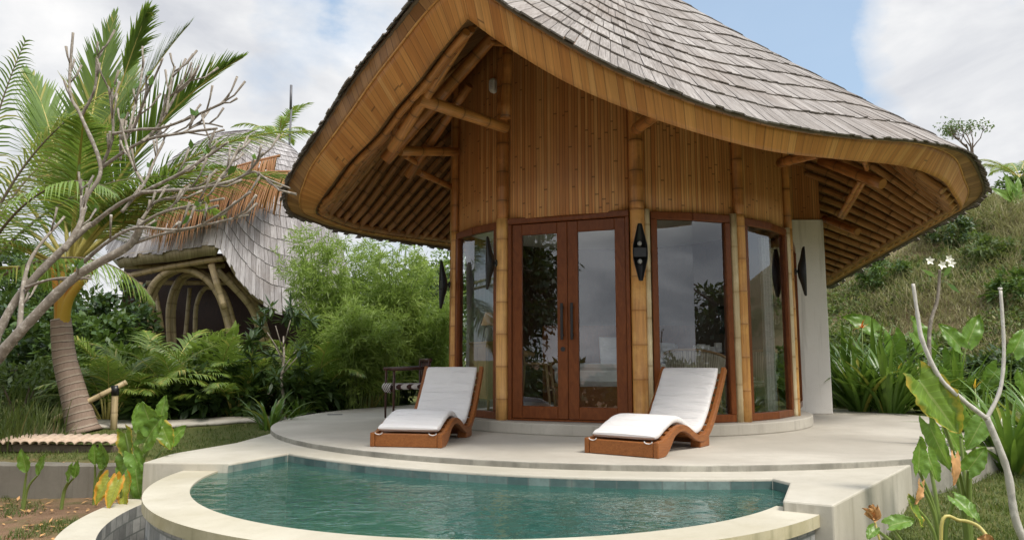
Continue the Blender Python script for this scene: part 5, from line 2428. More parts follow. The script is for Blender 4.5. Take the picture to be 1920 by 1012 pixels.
# ---- strap leaved lilies
def lily(n, h, w, mat='strap'):
    root = thing('spider_lily', 'lily', 'lily')
    mb = MB()
    for k in range(n):
        a = random.uniform(0, 6.28)
        r = random.random()
        blade(mb, (.14 * r * math.sin(a), .14 * r * math.cos(a), -.03), a + random.uniform(-.4, .4), random.uniform(42, 86), h * random.uniform(.6, 1.1), w * random.uniform(.7, 1.15), random.uniform(30, 105), 6, fold=.35)
    mb.build('leaves', M[mat], root)
    return root


LIL_A = lily(46, .62, .055)
LIL_B = lily(76, 1.35, .10)
LILIES = [(LIL_A, 512, 9.9, 1.0, -.10, 'strap leaved lily at the left rim of the terrace', 'lilies left of the terrace'), (LIL_A, 560, 11.6, .8, None, 'lily clump in the bed behind the terrace rim lily', 'lilies left of the terrace'),
          (LIL_A, 640, 13.0, .85, None, 'lily clump at the bed edge below the feathery bamboo', 'lilies left of the terrace'), (LIL_A, 690, 13.6, .75, None, 'smallest lily clump near the dark chair', 'lilies left of the terrace'),
          (LIL_B, 1610, 11.6, 1.0, None, 'tall glossy lily clump touching the white side wall', 'tall lilies right of the white wall'), (LIL_B, 1665, 11.2, 1.0, None, 'tall lily clump at the terrace edge, second from the white wall', 'tall lilies right of the white wall'),
          (LIL_B, 1640, 12.6, 1.2, None, 'highest lily clump at the back beside the orange flower', 'tall lilies right of the white wall'), (LIL_B, 1730, 11.6, .85, None, 'lily clump behind the yellow edged elephant ear', 'tall lilies right of the white wall'),
          (LIL_B, 1795, 11.4, .8, None, 'lily clump in the bed, right of the forked sapling crotch', 'tall lilies right of the white wall'), (LIL_B, 1585, 12.8, 1.15, None, 'lily clump behind the corner of the white wall', 'tall lilies right of the white wall'),
          (LIL_B, 1885, 6.9, .72, None, 'lily clump with a white spider flower at the right edge', 'lilies on the right lawn'), (LIL_B, 1950, 7.4, .74, None, 'lily clump cut by the right edge of the picture', 'lilies on the right lawn'),
          (LIL_B, 1835, 8.3, .55, None, 'low lily clump on the right lawn near the terrace rim', 'lilies on the right lawn')]
seen = set()
for i, (src, px, y, s, z, lab, grp) in enumerate(LILIES):
    q = P(px, 700, y)
    o = src if id(src) not in seen else dup(src)
    seen.add(id(src))
    o['label'], o['group'] = lab, grp
    o.location = (q.x, q.y, ground_z(q.x, q.y) if z is None else z)
    o.rotation_euler[2] = i * 2.1
    o.scale = (s, s, s)


# ---- broad leaves
def bigleaf(mb, base, tipdir, nrm, L, W, curl=.25, heart=True, cup=.28, wav=.16, n=26, m=10, mi=0, seed=0):
    d = Vector(tipdir).normalized()
    nn = Vector(nrm)
    nn = (nn - d * nn.dot(d)).normalized()
    s = d.cross(nn)
    base = Vector(base)
    rows, uv = [], []
    for i in range(n + 1):
        v = i / n
        w = W * .5 * (math.sin(math.pi * min(1, (v * .93 + .07)) ** .75) ** .8 if heart else math.sin(math.pi * (.03 + .965 * v) ** .8) ** .95)
        w *= 1 + .045 * math.sin(v * 34 + seed)
        rw, uw = [], []
        for j in range(m + 1):
            u = -1 + 2 * j / m
            back = -.24 * L * abs(u) ** 1.5 * (1 - v) ** 2 if heart else 0
            z = -curl * L * v * v + cup * W * abs(u) * .5 + wav * W * noise.noise((u * 2.2 + seed, v * 5, seed * 1.7)) * (abs(u) + .2) + .028 * W * math.sin((v * 9 - abs(u) * 2.2) * 6.283) * abs(u)
            rw.append(base + d * (L * v + back) + s * (u * w) + nn * z)
            uw.append((u, v))
        rows.append(rw)
        uv.append(uw)
    mb.grid(rows, uv, .5, mi=mi)


def ear_plant(name, label, base, leaves, cat='plant', group=None, leaf_mat='bigleaf', stem='stem'):
    """leaves: (attach point, tip direction, face normal, length, width, material, curl, heart)"""
    root = thing(name, label, cat, base, 0, group)
    b = Vector(base)
    for k, (at, td, nr, L, W, mt, cu, he) in enumerate(leaves):
        a = Vector(at) - b
        mb = MB()
        mid = a * .5 + Vector((-a.x * .22, -a.y * .22, a.z * .12))
        mb.tube(catmull([Vector((a.x * .04, a.y * .04, -.03)), mid, a], 6), [.016 - .008 * i / 12 for i in range(13)], 7)
        mb.build('petiole', M[stem], root)
        mb = MB()
        bigleaf(mb, a, td, nr, L, W, cu, he, seed=k * 3.1 + b.x)
        mb.build('leaf', M[mt or leaf_mat], root)
    return root


def lv(px, py, y, td, nr, L, W, mt='bigleaf', cu=.2, he=True):
    return (P(px, py, y), td, nr, L, W, mt, cu, he)


gb = lambda px, y: Vector((P(px, 700, y).x, y, ground_z(P(px, 700, y).x, y)))
CAMN = (0, -1, .35)
# right side, near the deck wall
ear_plant('elephant_ear', 'elephant ear with large yellow edged leaf beside the deck wall', gb(1795, 5.0), [
    lv(1722, 712, 4.8, (.55, -.1, -.85), (.1, -1, .25), .40, .29, 'bigleafy', .05), lv(1742, 795, 4.75, (.25, -.2, -.95), (-.8, -.6, .1), .30, .12, 'bigleaf', .1),
    lv(1800, 800, 5.1, (-.3, -.2, .9), (.3, -.9, .3), .26, .16, 'bigleaf', .1), lv(1770, 800, 5.3, (.5, .1, -.6), (0, -.8, .6), .28, .17, 'bigleaf', .15),
    lv(1840, 790, 4.9, (-.55, -.2, -.7), (-.2, -.9, .4), .22, .13, 'bigleaf', .2), lv(1815, 880, 4.7, (.4, -.2, .6), (-.1, -.9, .4), .18, .12, 'bigleaf', .2), lv(1790, 855, 4.65, (-.1, -.3, -.9), (.2, -.9, .1), .17, .07, 'dryleaf', .3)])
ear_plant('elephant_ear', 'small elephant ear at the foot of the white deck wall', gb(1745, 4.45), [
    lv(1722, 880, 4.35, (.12, 0, .9), (.2, -1, .1), .19, .11, 'bigleaf', .05), lv(1705, 938, 4.3, (.35, -.2, -.7), (.6, -.8, .2), .15, .09, 'bigleafy', .2), lv(1738, 850, 4.5, (.3, -.1, -.85), (.3, -.9, .2), .17, .10, 'bigleaf', .1),
    lv(1790, 935, 4.4, (.3, -.3, -.3), (0, -.6, .8), .16, .12, 'bigleaf', .2), lv(1725, 905, 4.3, (-.2, -.3, -.8), (.5, -.8, 0), .12, .07, 'dryleaf', .3)])
ear_plant('elephant_ear', 'lowest elephant ear leaf in front of the deck wall', gb(1690, 4.2), [
    lv(1668, 985, 4.05, (.9, -.2, .35), (0, -.6, .8), .13, .10, 'bigleaf', .2), lv(1640, 990, 4.1, (-.3, -.2, -.2), (0, -.6, .8), .08, .06, 'bigleaf', .2)])
# curled dry flower head on a stalk by the wall
dr = thing('dry_leaf_stalk', 'dry curled orange leaf on a thin stalk by the deck corner', 'dry leaf', gb(1655, 4.2))
mb = MB()
a = P(1636, 962, 4.15) - Vector(dr.location)
mb.tube([(0, 0, -.02), a * .6, a], .006, 6)
mb.build('stalk', M['ystem'], dr)
mb = MB()
for k in range(6):
    bigleaf(mb, a + Vector((0, 0, -.03)), (random.uniform(-.5, .5), random.uniform(-.5, .2), 1), rvec(), .075, .06, .5, False, .5, .4, 5, 4, seed=k)
mb.build('curled_leaf', M['dryleaf'], dr)
# yellow stem bent over in the right corner
by = thing('bent_stem', 'bent yellow leaf stem arching over the right corner lawn', 'plant stem', gb(1745, 3.9))
o0 = Vector(by.location)
mb = MB()
mb.tube(catmull([Vector((0, 0, -.03)), P(1765, 985, 3.9) - o0, P(1800, 975, 3.9) - o0, P(1832, 984, 3.85) - o0, P(1850, 1003, 3.8) - o0], 6), .009, 7)
mb.build('stem', M['ystem'], by)
mb = MB()
bigleaf(mb, P(1850, 1000, 3.8) - o0, (-.3, -.1, -.8), (0, -1, .2), .10, .08, .4, False, .4, .3)
mb.build('leaf', M['dryleaf'], by)
# mid bed, right
ear_plant('taro_plant', 'broad leaved taro behind the yellow edged leaf, below the hill', gb(1700, 12.2), [
    lv(1672, 630, 12.0, (.2, 0, -.9), (0, -1, .3), .55, .38), lv(1712, 625, 12.2, (.5, 0, -.6), (.2, -1, .4), .6, .42), lv(1640, 620, 12.3, (-.7, 0, .4), (0, -.8, .5), .55, .35), lv(1695, 690, 11.8, (-.1, 0, -.9), (0, -1, .2), .35, .25, 'bigleafy')])
ear_plant('taro_plant', 'broad leaved taro behind the forked sapling, at the hill foot', gb(1800, 11.6), [
    lv(1800, 650, 11.4, (-.5, 0, .7), (0, -1, .3), .45, .3), lv(1780, 660, 11.5, (.1, 0, -.9), (.1, -1, .3), .5, .34), lv(1815, 640, 11.7, (.45, 0, .8), (0, -1, .3), .5, .3), lv(1735, 640, 11.8, (-.3, 0, .8), (.2, -.9, .3), .45, .28), lv(1760, 700, 11.2, (.5, 0, -.6), (0, -.9, .4), .4, .28)])
ear_plant('taro_plant', 'broad leaved taro near the right edge below the hill', gb(1890, 11.0), [
    lv(1900, 660, 10.8, (.4, 0, .6), (0, -1, .3), .42, .28), lv(1870, 690, 10.9, (-.4, 0, -.6), (0, -1, .4), .42, .3), lv(1915, 700, 10.7, (.2, 0, -.9), (0, -1, .3), .4, .28)])
# left: yellow green elephant ears by the pool block
ear_plant('elephant_ear', 'yellow green elephant ear cluster against the left pool block', gb(262, 6.55), [
    lv(236, 812, 6.6, (.3, -.2, -.8), (-.4, -.9, .2), .30, .20, 'bigleafy', .1), lv(300, 790, 6.75, (.12, 0, .85), (-.2, -1, .2), .24, .15, 'bigleaf', .1), lv(262, 800, 6.7, (-.1, 0, .9), (.3, -1, .1), .22, .12, 'bigleaf', .1),
    lv(272, 830, 6.5, (.35, -.2, .55), (-.2, -.9, .3), .30, .22, 'bigleaf', .15), lv(250, 850, 6.45, (.4, -.2, -.6), (-.2, -.9, .3), .25, .17, 'bigleaf', .15), lv(305, 800, 6.6, (.4, -.2, -.7), (.1, -.9, .4), .22, .15, 'bigleafy', .15), lv(255, 880, 6.4, (.2, -.2, -.8), (-.2, -.9, .3), .26, .19, 'bigleaf', .15), lv(285, 800, 6.5, (-.2, -.3, .7), (0, -.9, .3), .24, .20, 'bigleaf', .15), lv(240, 850, 6.6, (-.3, -.1, -.8), (-.3, -.9, .2), .22, .16, 'bigleaf', .2), lv(318, 830, 6.7, (.4, 0, .5), (.1, -.9, .3), .2, .13, 'bigleaf', .2)])
ear_plant('elephant_ear', 'fallen orange yellow elephant ear leaves low by the pool block', gb(248, 6.15), [
    lv(235, 895, 6.1, (.15, -.3, -.8), (-.3, -.9, .3), .26, .17, 'bigleafo', .1), lv(205, 895, 6.1, (-.3, -.3, -.8), (-.1, -.9, .3), .22, .14, 'bigleafo', .2), lv(222, 900, 5.95, (-.1, -.4, -.7), (0, -.9, .4), .22, .12, 'bigleafo', .2)])
for lab, px, y, lst in (('young banana like sprout at far left of the bare soil', 62, 7.4, ((50, 850, .55), (72, 855, .5))), ('smallest sprout standing on the bare soil, middle', 132, 7.4, ((128, 868, .45), (140, 860, .4))),
                        ('broad sprout on the soil near the tile edging', 192, 7.6, ((178, 835, .5), (200, 838, .55), (190, 845, .4)))):
    ear_plant('leafy_sprout', lab, gb(px, y), [lv(x, yy + 34, y - .05, (random.uniform(-.35, .35), -.2, 1), (random.uniform(-.6, .6), -1, .2), .42 * k, .17 * k * 1.3, 'bigleaf', .1, False) for x, yy, k in lst], group='young sprouts on the bare soil')


# ---- forked bare sapling, right foreground
def sapling():
    d = 4.75
    b = gb(1925, d)
    root = thing('plumeria_sapling', 'bare forked plumeria sapling with pale grey stems at right front', 'sapling', b)
    mb = MB()
    mb.tube(catmull([Vector((.02, 0, -.05)), P(1908, 985, d) - b, P(1888, 880, d) - b, P(1850, 782, d) - b], 8), [(.026 - .007 * i / 24) * (1 + .22 * noise.noise((i * 1.1, 4, 2))) for i in range(25)], 10)
    mb.build('trunk', M['palebark'], root)
    for pts, r in (([(1850, 784), (1800, 745), (1760, 705), (1730, 640), (1722, 600), (1712, 532)], .0165), ([(1850, 784), (1872, 740), (1880, 700), (1882, 640), (1876, 545)], .0135)):
        mb = MB()
        c = catmull([P(x, y, d + .02 * i) - b for i, (x, y) in enumerate(pts)], 7)
        mb.tube(c, [r * (1 - .3 * i / len(c)) * (1 + .22 * noise.noise((i * 1.1, r * 99, 0))) for i in range(len(c))], 9)
        mb.build('branch', M['palebark'], root)
    mb = MB()
    for k in range(3):
        e = P(1876, 545, d + .1) - b
        mb.tube([e, e + Vector((random.uniform(-.02, .02), 0, .02))], .007, 6)
    mb.build('bud', M['palebark'], root)


sapling()

# flowering plumeria stem behind it
fb = gb(1745, 7.0)
fp = thing('flowering_stem', 'thin stem topped with white flowers before the dry hillside', 'flowering plant', fb)
mb = MB()
mb.tube(catmull([Vector((0, 0, 0)), P(1742, 640, 7.0) - fb, P(1758, 560, 7.0) - fb, P(1762, 505, 7.0) - fb], 7), [.022 - .010 * i / 21 for i in range(22)], 8)
mb.build('stem', M['plumbark'], fp)
for px, py in ((1742, 489), (1765, 497), (1778, 486), (1782, 494)):
    mb = MB()
    c = P(px, py, 6.95) - fb
    for k in range(5):
        a = k * 1.257 + px
        leaf(mb, c, Vector((math.cos(a), -.5, math.sin(a))), Vector((0, -1, .2)), .052, .03, .5)
    mb.build('flower', M['petal'], fp)
mb = MB()
for a, b2 in (((1775, 530), (.6, 0, -.5)), ((1755, 520), (-.5, 0, .3)), ((1768, 520), (.4, 0, .5))):
    leaf(mb, P(*a, 7.0) - fb, Vector(b2), Vector((0, -1, .3)), .16, .05)
mb.build('leaf', M['strap'], fp)


def spiky_flower(name, label, base, top, mat, n, L, group=None):
    root = thing(name, label, 'flower', base, 0, group)
    t = Vector(top) - Vector(base)
    mb = MB()
    mb.tube([(0, 0, 0), t * .5, t], .009, 6)
    mb.build('stalk', M['stem'], root)
    mb = MB()
    for k in range(n):
        d = (rvec() + Vector((0, 0, .6))).normalized()
        blade(mb, t, random.uniform(0, 6.28), random.uniform(0, 85), L * random.uniform(.7, 1.1), L * .14, 50, 4)
    mb.build('petals', M[mat], root)


spiky_flower('bird_of_paradise', 'orange spiky flower above the tall lilies', gb(1617, 11.8), P(1616, 615, 11.7), 'orangeflower', 12, .18)
spiky_flower('yellow_flower', 'single yellow flower spike in the right bed', gb(1828, 9.0), P(1828, 728, 9.0), 'yellowflower', 5, .15)
spiky_flower('spider_flower', 'white spidery lily flower at the right edge', gb(1880, 7.2), P(1880, 800, 7.1), 'petal', 26, .14)


# ------------------------------------------------------------------ left garden: wall, tiles, railing, path
mb = MB()
rows = []
for k in range(60):
    x = -8.6 + (8.6 - 3.35) * k / 59
    w = .014 * noise.noise((x * 2.3, 0, 0))
    zt = -.315 + .016 * noise.noise((x * 1.7, 3, 0)) + .008 * noise.noise((x * 9, 1, 0))
    rows.append([(x, 8.05 + w, -1.0), (x, 8.05 + w, zt - .02), (x, 8.07 + w, zt), (x, 8.19 + w, zt), (x, 8.21 + w, zt - .02), (x, 8.21 + w, -1.0)])
mb.grid(rows, None, .5, sm=False)
for k in (0, -1):
    b = mb.add(rows[k])
    mb.face(range(b, b + 6), None, .5)
tag(mb.build('retaining_wall', M['retain']), 'low grey cement wall edging the bare soil on the left', 'wall')

te = thing('tile_edging', 'row of round clay tiles laid on a timber beam on the left', 'tile row', (-5.45, 9.05, -.30))
mb = MB()
mb.box((0, .02, .03), (1.42, .09, .10), Matrix.Rotation(R(1.5), 3, 'Y'), bev=.008)
mb.build('timber', M['bark'], te)
for k in range(13):
    mb = MB()
    x = -.64 + k * .107 + random.uniform(-.006, .006)
    rows = []
    for j in range(4):
        y = -.10 + .36 * j / 3
        rows.append([(x + .050 * math.cos(a), y, .085 + .05 * j / 3 + .036 * math.sin(a) + random.uniform(-.002, .002)) for a in np.linspace(0, math.pi, 9)])
    mb.grid(rows, None, random.random())
    o = mb.build('clay_tile', M['terracotta'], te)
    so = o.modifiers.new('thick', 'SOLIDIFY')
    so.thickness = .012
    o.rotation_euler[2] = R(random.uniform(-1.5, 1.5))

pb = P(213, 812, 10.7)
ra = thing('bamboo_railing', 'bamboo handrail sloping to a short post beside the coconut palm', 'railing', (pb.x, pb.y, ground_z(pb.x, pb.y)))
z0 = Vector(ra.location)
mb = MB()
mb.tube([Vector((0, 0, -.1)), P(216, 728, 10.7) - z0], .045, 10, nodes=.3)
mb.build('post', M['palepole'], ra)
mb = MB()
mb.tube([P(98, 788, 10.5) - z0, P(160, 755, 10.6) - z0, P(237, 716, 10.75) - z0], .038, 10, nodes=.35)
mb.build('rail', M['palepole'], ra)
mb = MB()
mb.tube([P(216, 741, 10.7) - z0, P(216, 722, 10.7) - z0], .052, 10)
mb.build('binding', M['black'], ra)

mb = MB()
rows = []
for k in range(16):
    q = k / 15
    x, y = -6.2 + 3.6 * q, 10.9 + 1.5 * q * q
    rows.append([(x - .05, y - .22, ground_z(x, y - .22) + .008), (x, y + .32, ground_z(x, y + .32) + .012)])
mb.grid(rows, None, .5)
o = mb.build('path', M['terrace'])
so = o.modifiers.new('thick', 'SOLIDIFY')
so.thickness = .04
tag(o, kind='structure')

mb = MB()
mb.box((0, 0, .003), (.22, .06, .006), bev=.002)
for k in range(8):
    mb.box((-.09 + k * .0257, 0, .0075), (.008, .05, .003))
o = mb.build('floor_drain', M['iron'])
o.location = PZ(628, 777, .001)
tag(o, 'small dark floor grating on the terrace left of the loungers', 'drain')


# ------------------------------------------------------------------ shrubs and trees behind
def shrub(px, y, rad, mat, clumps, per, L, W, lab, grp, cat='bush', name='bush', **kw):
    q = P(px, 600, y)
    return bush(lab, (q.x, q.y, ground_z(q.x, q.y) - .05), rad, clumps, per, L, W, mat, grp, cat, name=name, **kw)


G1 = 'shrubs behind the coconut palm'
shrub(20, 15.0, (1.3, 1.0, 1.25), 'deep', 80, 40, .20, .085, 'dark green bush at the far left edge behind the palm', G1)
shrub(150, 14.6, (1.1, .9, 1.15), 'bush', 80, 40, .18, .08, 'mid green bush directly behind the coconut trunk', G1)
shrub(215, 15.6, (1.1, .9, 1.45), 'deep', 90, 40, .20, .085, 'dark tall bush beside the pavilion posts', G1)
shrub(85, 17.5, (1.7, 1.3, 1.9), 'bush', 110, 40, .22, .09, 'tall green bush behind the coconut palm crown', G1)
shrub(-60, 18.0, (2.0, 1.6, 2.3), 'deep', 110, 40, .24, .10, 'biggest dark bush, cut by the left edge', G1)
shrub(45, 11.5, (.8, .7, .55), 'weed', 50, 36, .14, .05, 'low weedy bush left of the coconut trunk', G1)
G2 = 'undergrowth in the left bed'
for px, y, r, mt, lab in ((250, 12.6, (.9, .6, .42), 'deep', 'dark low undergrowth under the left arecas'), (350, 12.9, (.9, .6, .5), 'bush', 'green low undergrowth under the middle arecas'), (440, 13.6, (.9, .6, .62), 'deep', 'dark undergrowth below the bent arches'),
                         (545, 13.2, (1.0, .6, .55), 'deep', 'dark undergrowth behind the dark leaved shrub'), (650, 14.2, (1.0, .6, .6), 'bush', 'green undergrowth below the feathery bamboo'), (745, 15.0, (.9, .6, .65), 'deep', 'dark undergrowth behind the dark chair'),
                         (820, 15.4, (.8, .6, .7), 'bush', 'green undergrowth against the villa wall')):
    shrub(px, y, r, mt, 60, 36, .15, .06, lab, G2, trunk=False)
G3 = 'trees between the two buildings'
shrub(700, 21.0, (1.9, 1.5, 1.75), 'bush', 120, 40, .20, .085, 'rounded green tree behind the feathery bamboo', G3, 'tree', 'garden_tree')
shrub(800, 19.0, (1.6, 1.4, 2.0), 'deep', 150, 40, .20, .085, 'dark tree seen under the left eave', G3, 'tree', 'garden_tree')
shrub(850, 23.0, (2.2, 1.7, 2.5), 'bush', 150, 40, .20, .085, 'green tree farthest back under the left eave', G3, 'tree', 'garden_tree')
G4 = 'bushes at the foot of the hill'
for px, y, r, mt, lab in ((1590, 14.0, (1.0, .7, .62), 'bush', 'green bush just right of the white wall, at the hill foot'), (1700, 14.4, (1.1, .7, .55), 'deep', 'dark bush at the hill foot behind the taro'),
                         (1800, 13.6, (1.2, .7, .5), 'weed', 'weedy bush at the hill foot behind the sapling'), (1890, 13.2, (1.1, .7, .5), 'deep', 'dark hedge bush at the hill foot near the right edge'), (1960, 12.6, (1.0, .7, .55), 'bush', 'green hedge bush at the right edge')):
    shrub(px, y, r, mt, 70, 36, .16, .055, lab, G4, trunk=False)


def far_palm(name, label, px, py, y, H, s, group=None, n=11):
    q = P(px, py, y)
    root = thing(name, label, 'palm tree', (q.x, q.y, q.z - H), 0, group)
    mb = MB()
    mb.tube([(0, 0, -.5), (.1, 0, H * .5), (0, 0, H)], [.2 * s, .15 * s, .12 * s], 8)
    mb.build('trunk', M['palmtrunk'], root)
    for k in range(n):
        mb = MB()
        frond_mesh(mb, 2.6 * s, random.uniform(15, 80), 70, 26, .6 * s, .06 * s, k * 2.4, .25, 30, .03 * s, .2, 55)
        o = mb.build('frond', [M['palm'], M['ystem']], root)
        o.location = (0, 0, H)


far_palm('distant_palm', 'distant palm crown rising over the pavilion roof', 522, 262, 34, 9.5, 1.0)
far_palm('hill_palm', 'palm on the hilltop at the right edge', 1912, 335, 27, 1.4, .75)

an = P(543, 262, 30)
mb = MB()
z = an.z - 6
a2 = thing('lightning_rod', 'thin grey mast standing above the pavilion roof', 'mast', (an.x, an.y, z))
mb.tube([(0, 0, 0), (0, 0, 6.0), (.03, 0, 7.3)], [.06, .045, .04], 8)
mb.build('pole', M['iron'], a2)
mb = MB()
t0 = P(545, 205, 30) - Vector(a2.location)
t1 = P(546, 160, 30) - Vector(a2.location)
mb.tube([t0, t1], .055, 8)
mb.build('rod_tip', M['iron'], a2)

# small open tree on the hill
q = P(1826, 320, 22.5)
ht = thing('hill_tree', 'small sparse tree standing alone on the dry hillside', 'tree', (q.x, q.y, min(q.z, ground_z(q.x, q.y) + .1)))
Hh = P(1826, 215, 22.5).z - ht.location.z
mb = MB()
lf = MB()


def branch(p, d, L, r, depth):
    e = p + d * L
    mb.tube([p, p.lerp(e, .5) + rvec() * L * .05, e], [r, r * .8, r * .6], 5, cap=False)
    if depth == 0 or L < .12:
        for k in range(9):
            leaf(lf, e + rvec() * .14, rvec() + Vector((0, 0, -.2)), rvec(), random.uniform(.07, .13), .045)
        return
    for k in range(random.choice((2, 3, 3))):
        nd = (d + rvec() * .75 + Vector((0, 0, .18))).normalized()
        branch(p.lerp(e, random.uniform(.7, 1)), nd, L * random.uniform(.62, .85), r * .6, depth - 1)


trunk_h = max(.5, Hh - 1.55)
mb.tube([(0, 0, -.3), (.05, 0, trunk_h * .5), (0, 0, trunk_h)], [.06, .05, .045], 6)
for k in range(3):
    branch(Vector((0, 0, trunk_h)), (Vector((0, 0, 1)) + rvec() * .55).normalized(), .62, .035, 3)
mb.build('trunk', M['bark'], ht)
lf.build('crown', M['bush'], ht)

# banana plant on the hill
q = P(1902, 395, 20.5)
bn = thing('banana_plant', 'bright banana plant on the hill crest at the right edge', 'banana plant', (q.x, q.y, min(q.z, ground_z(q.x, q.y))))
for k, (dx, dz, L) in enumerate(((-.15, 1, .9), (.3, .9, .8), (-.6, .5, .75), (.7, .4, .7), (.1, 1, .6))):
    mb = MB()
    bigleaf(mb, (0, 0, .25), (dx, -.1, dz), (0, -1, .25), L, .26, 'bigleaf' and .25, False, seed=k)
    mb.build('leaf', M['bigleaf'], bn)
mb = MB()
mb.tube([(0, 0, -.3), (0, 0, .3)], [.06, .04], 8)
mb.build('stem', M['stem'], bn)
G5 = 'shrubs on the hill crest'
for px, y, r, lab in ((1880, 24.5, (1.1, .8, .55), 'leafy shrub on the hill crest beneath the palm'), (1935, 22.0, (1.2, .9, .6), 'leafy shrub on the hill crest at the right edge')):
    q = P(px, 400, y)
    bush(lab, (q.x, q.y, ground_z(q.x, q.y) - .1), r, 50, 30, .18, .07, 'bush', G5, trunk=False)


# ------------------------------------------------------------------ grass: stuff nobody could count
def dry_hill():
    mb = MB()
    rg = random.Random(11)
    n = 0
    for k in range(40000):
        if n > 7600:
            break
        px = rg.choice((rg.uniform(1540, 2000), rg.uniform(1540, 2000), rg.uniform(2000, 3000)))
        y = rg.uniform(12.5, 27)
        q = P(px, 500, y)
        hh = hill_h(q.x, y)
        if hh < .12:
            continue
        if noise.noise((q.x * .5, y * .5, 9)) < -.28:
            continue
        n += 1
        z = ground_z(q.x, y)
        s = rg.uniform(.6, 1.3) * (.7 + .5 * noise.noise((q.x * .4, y * .4, 2)))
        tone = rg.random()
        for b in range(11):
            az = rg.uniform(0, 6.28)
            blade(mb, (q.x + rg.uniform(-.15, .15), y + rg.uniform(-.15, .15), z - .03), az, rg.uniform(25, 85), (.75 * s * rg.uniform(.5, 1.2)), .016, rg.uniform(50, 150), 3, rnd=max(.0, min(.92, tone * .6 + rg.random() * .4)) if rg.random() > .05 else .97, fold=0)
    o = mb.build('dry_grass', M['hay'])
    tag(o, 'dry straw coloured grass covering the hillside', 'grass', kind='stuff')
    mb = MB()
    n = 0
    for k in range(20000):
        if n > 1800:
            break
        px = rg.choice((rg.uniform(1540, 2000), rg.uniform(1540, 2000), rg.uniform(2000, 3000)))
        y = rg.uniform(12.5, 27)
        q = P(px, 500, y)
        hh = hill_h(q.x, y)
        v = noise.noise((q.x * .45, y * .45, 31)) - hh * .06
        if hh < .05 or v < -.22:
            continue
        n += 1
        z = ground_z(q.x, y)
        for b in range(26):
            o_ = rvec() * rg.random() * .32
            o_.z = abs(o_.z) * .9
            leaf(mb, Vector((q.x, y, z)) + o_, rvec() + Vector((0, -.2, .1)), (Vector((0, 0, 1)) + rvec()).normalized(), rg.uniform(.08, .17), .05)
    o = mb.build('hill_weeds', M['weed'])
    tag(o, 'low green weeds growing through the dry hillside grass', 'weeds', kind='stuff')


dry_hill()


def lawn():
    mb = MB()
    rg = random.Random(5)

    def patch(px0, px1, py0, py1, n, hgt, mat=None, dirt=False):
        for k in range(n):
            px, py = rg.uniform(px0, px1), rg.uniform(py0, py1)
            g = PZ(px, py, -.3)
            if g.y < 1 or g.y > 26:
                continue
            x, y = g.x, g.y
            for it in range(2):
                z = ground_z(x, y)
                g = PZ(px, py, z)
                x, y = g.x, g.y
            if dug(x, y) or y > 26 or y < 1:
                continue
            if dirt and noise.noise((x * 1.3, y * 1.3, 17)) < .12:
                continue
            for b in range(3):
                blade(mb, (x + rg.uniform(-.04, .04), y + rg.uniform(-.04, .04), ground_z(x, y) - .008), rg.uniform(0, 6.28), rg.uniform(40, 88), hgt * rg.uniform(.5, 1.4), .008, rg.uniform(10, 90), 2, fold=0)
    patch(300, 700, 765, 850, 3200, .055)
    patch(0, 330, 800, 862, 1500, .06)
    patch(0, 280, 905, 1012, 1900, .05, dirt=True)
    patch(1640, 1920, 860, 1012, 3400, .055)
    patch(1760, 1920, 740, 870, 1600, .06)
    o = mb.build('lawn_grass', M['grass'])
    tag(o, 'short patchy grass on the lawns beside the terrace', 'grass', kind='stuff')


lawn()


def tall_grass(label, px, y, n, h, mat='grass', grp=None, loc=None):
    if loc is None:
        q = P(px, 700, y)
        loc = (q.x, q.y, ground_z(q.x, q.y))
    root = thing('tall_grass', label, 'grass clump', loc, 0, grp)
    mb = MB()
    for k in range(n):
        a = random.uniform(0, 6.28)
        r = random.random() * .35
        blade(mb, (r * math.sin(a), r * math.cos(a), -.03), random.uniform(0, 6.28), random.uniform(62, 89), h * random.uniform(.5, 1.1), .014, random.uniform(10, 60), 5, fold=.1)
    mb.build('blades', M[mat], root)


GT = 'tall grass clumps at the far left'
tall_grass('tall green grass clump at the left edge below the plumeria', 25, 9.2, 160, .75, grp=GT)
tall_grass('tall grass clump between the tile row and the coconut palm', 75, 10.2, 140, .65, grp=GT)
tall_grass('straw coloured grass tuft by the tile row', 90, 9.6, 70, .38, 'hay', grp=GT)
tall_grass('tall grass clump left of the coconut trunk, rear', 60, 11.6, 150, .9, grp=GT)


def litter():
    mb = MB()
    rg = random.Random(8)
    for k in range(150):
        px, py = rg.uniform(0, 270), rg.uniform(912, 1010)
        g = PZ(px, py, -.63)
        if dug(g.x, g.y) or (Vector((g.x, g.y)) - PC).length < 3.1:
            continue
        leaf(mb, Vector((g.x, g.y, ground_z(g.x, g.y) + .012)), Vector((rg.uniform(-1, 1), rg.uniform(-1, 1), rg.uniform(-.1, .25))), Vector((0, 0, 1)), rg.uniform(.03, .10), rg.uniform(.015, .04))
    o = mb.build('leaf_litter', M['dryleaf'])
    tag(o, 'dry fallen leaves scattered on the bare soil', 'leaf litter', kind='stuff')


litter()


# ------------------------------------------------------------------ what the glass reflects: the garden edge across the pool
G6 = 'trees across from the villa'


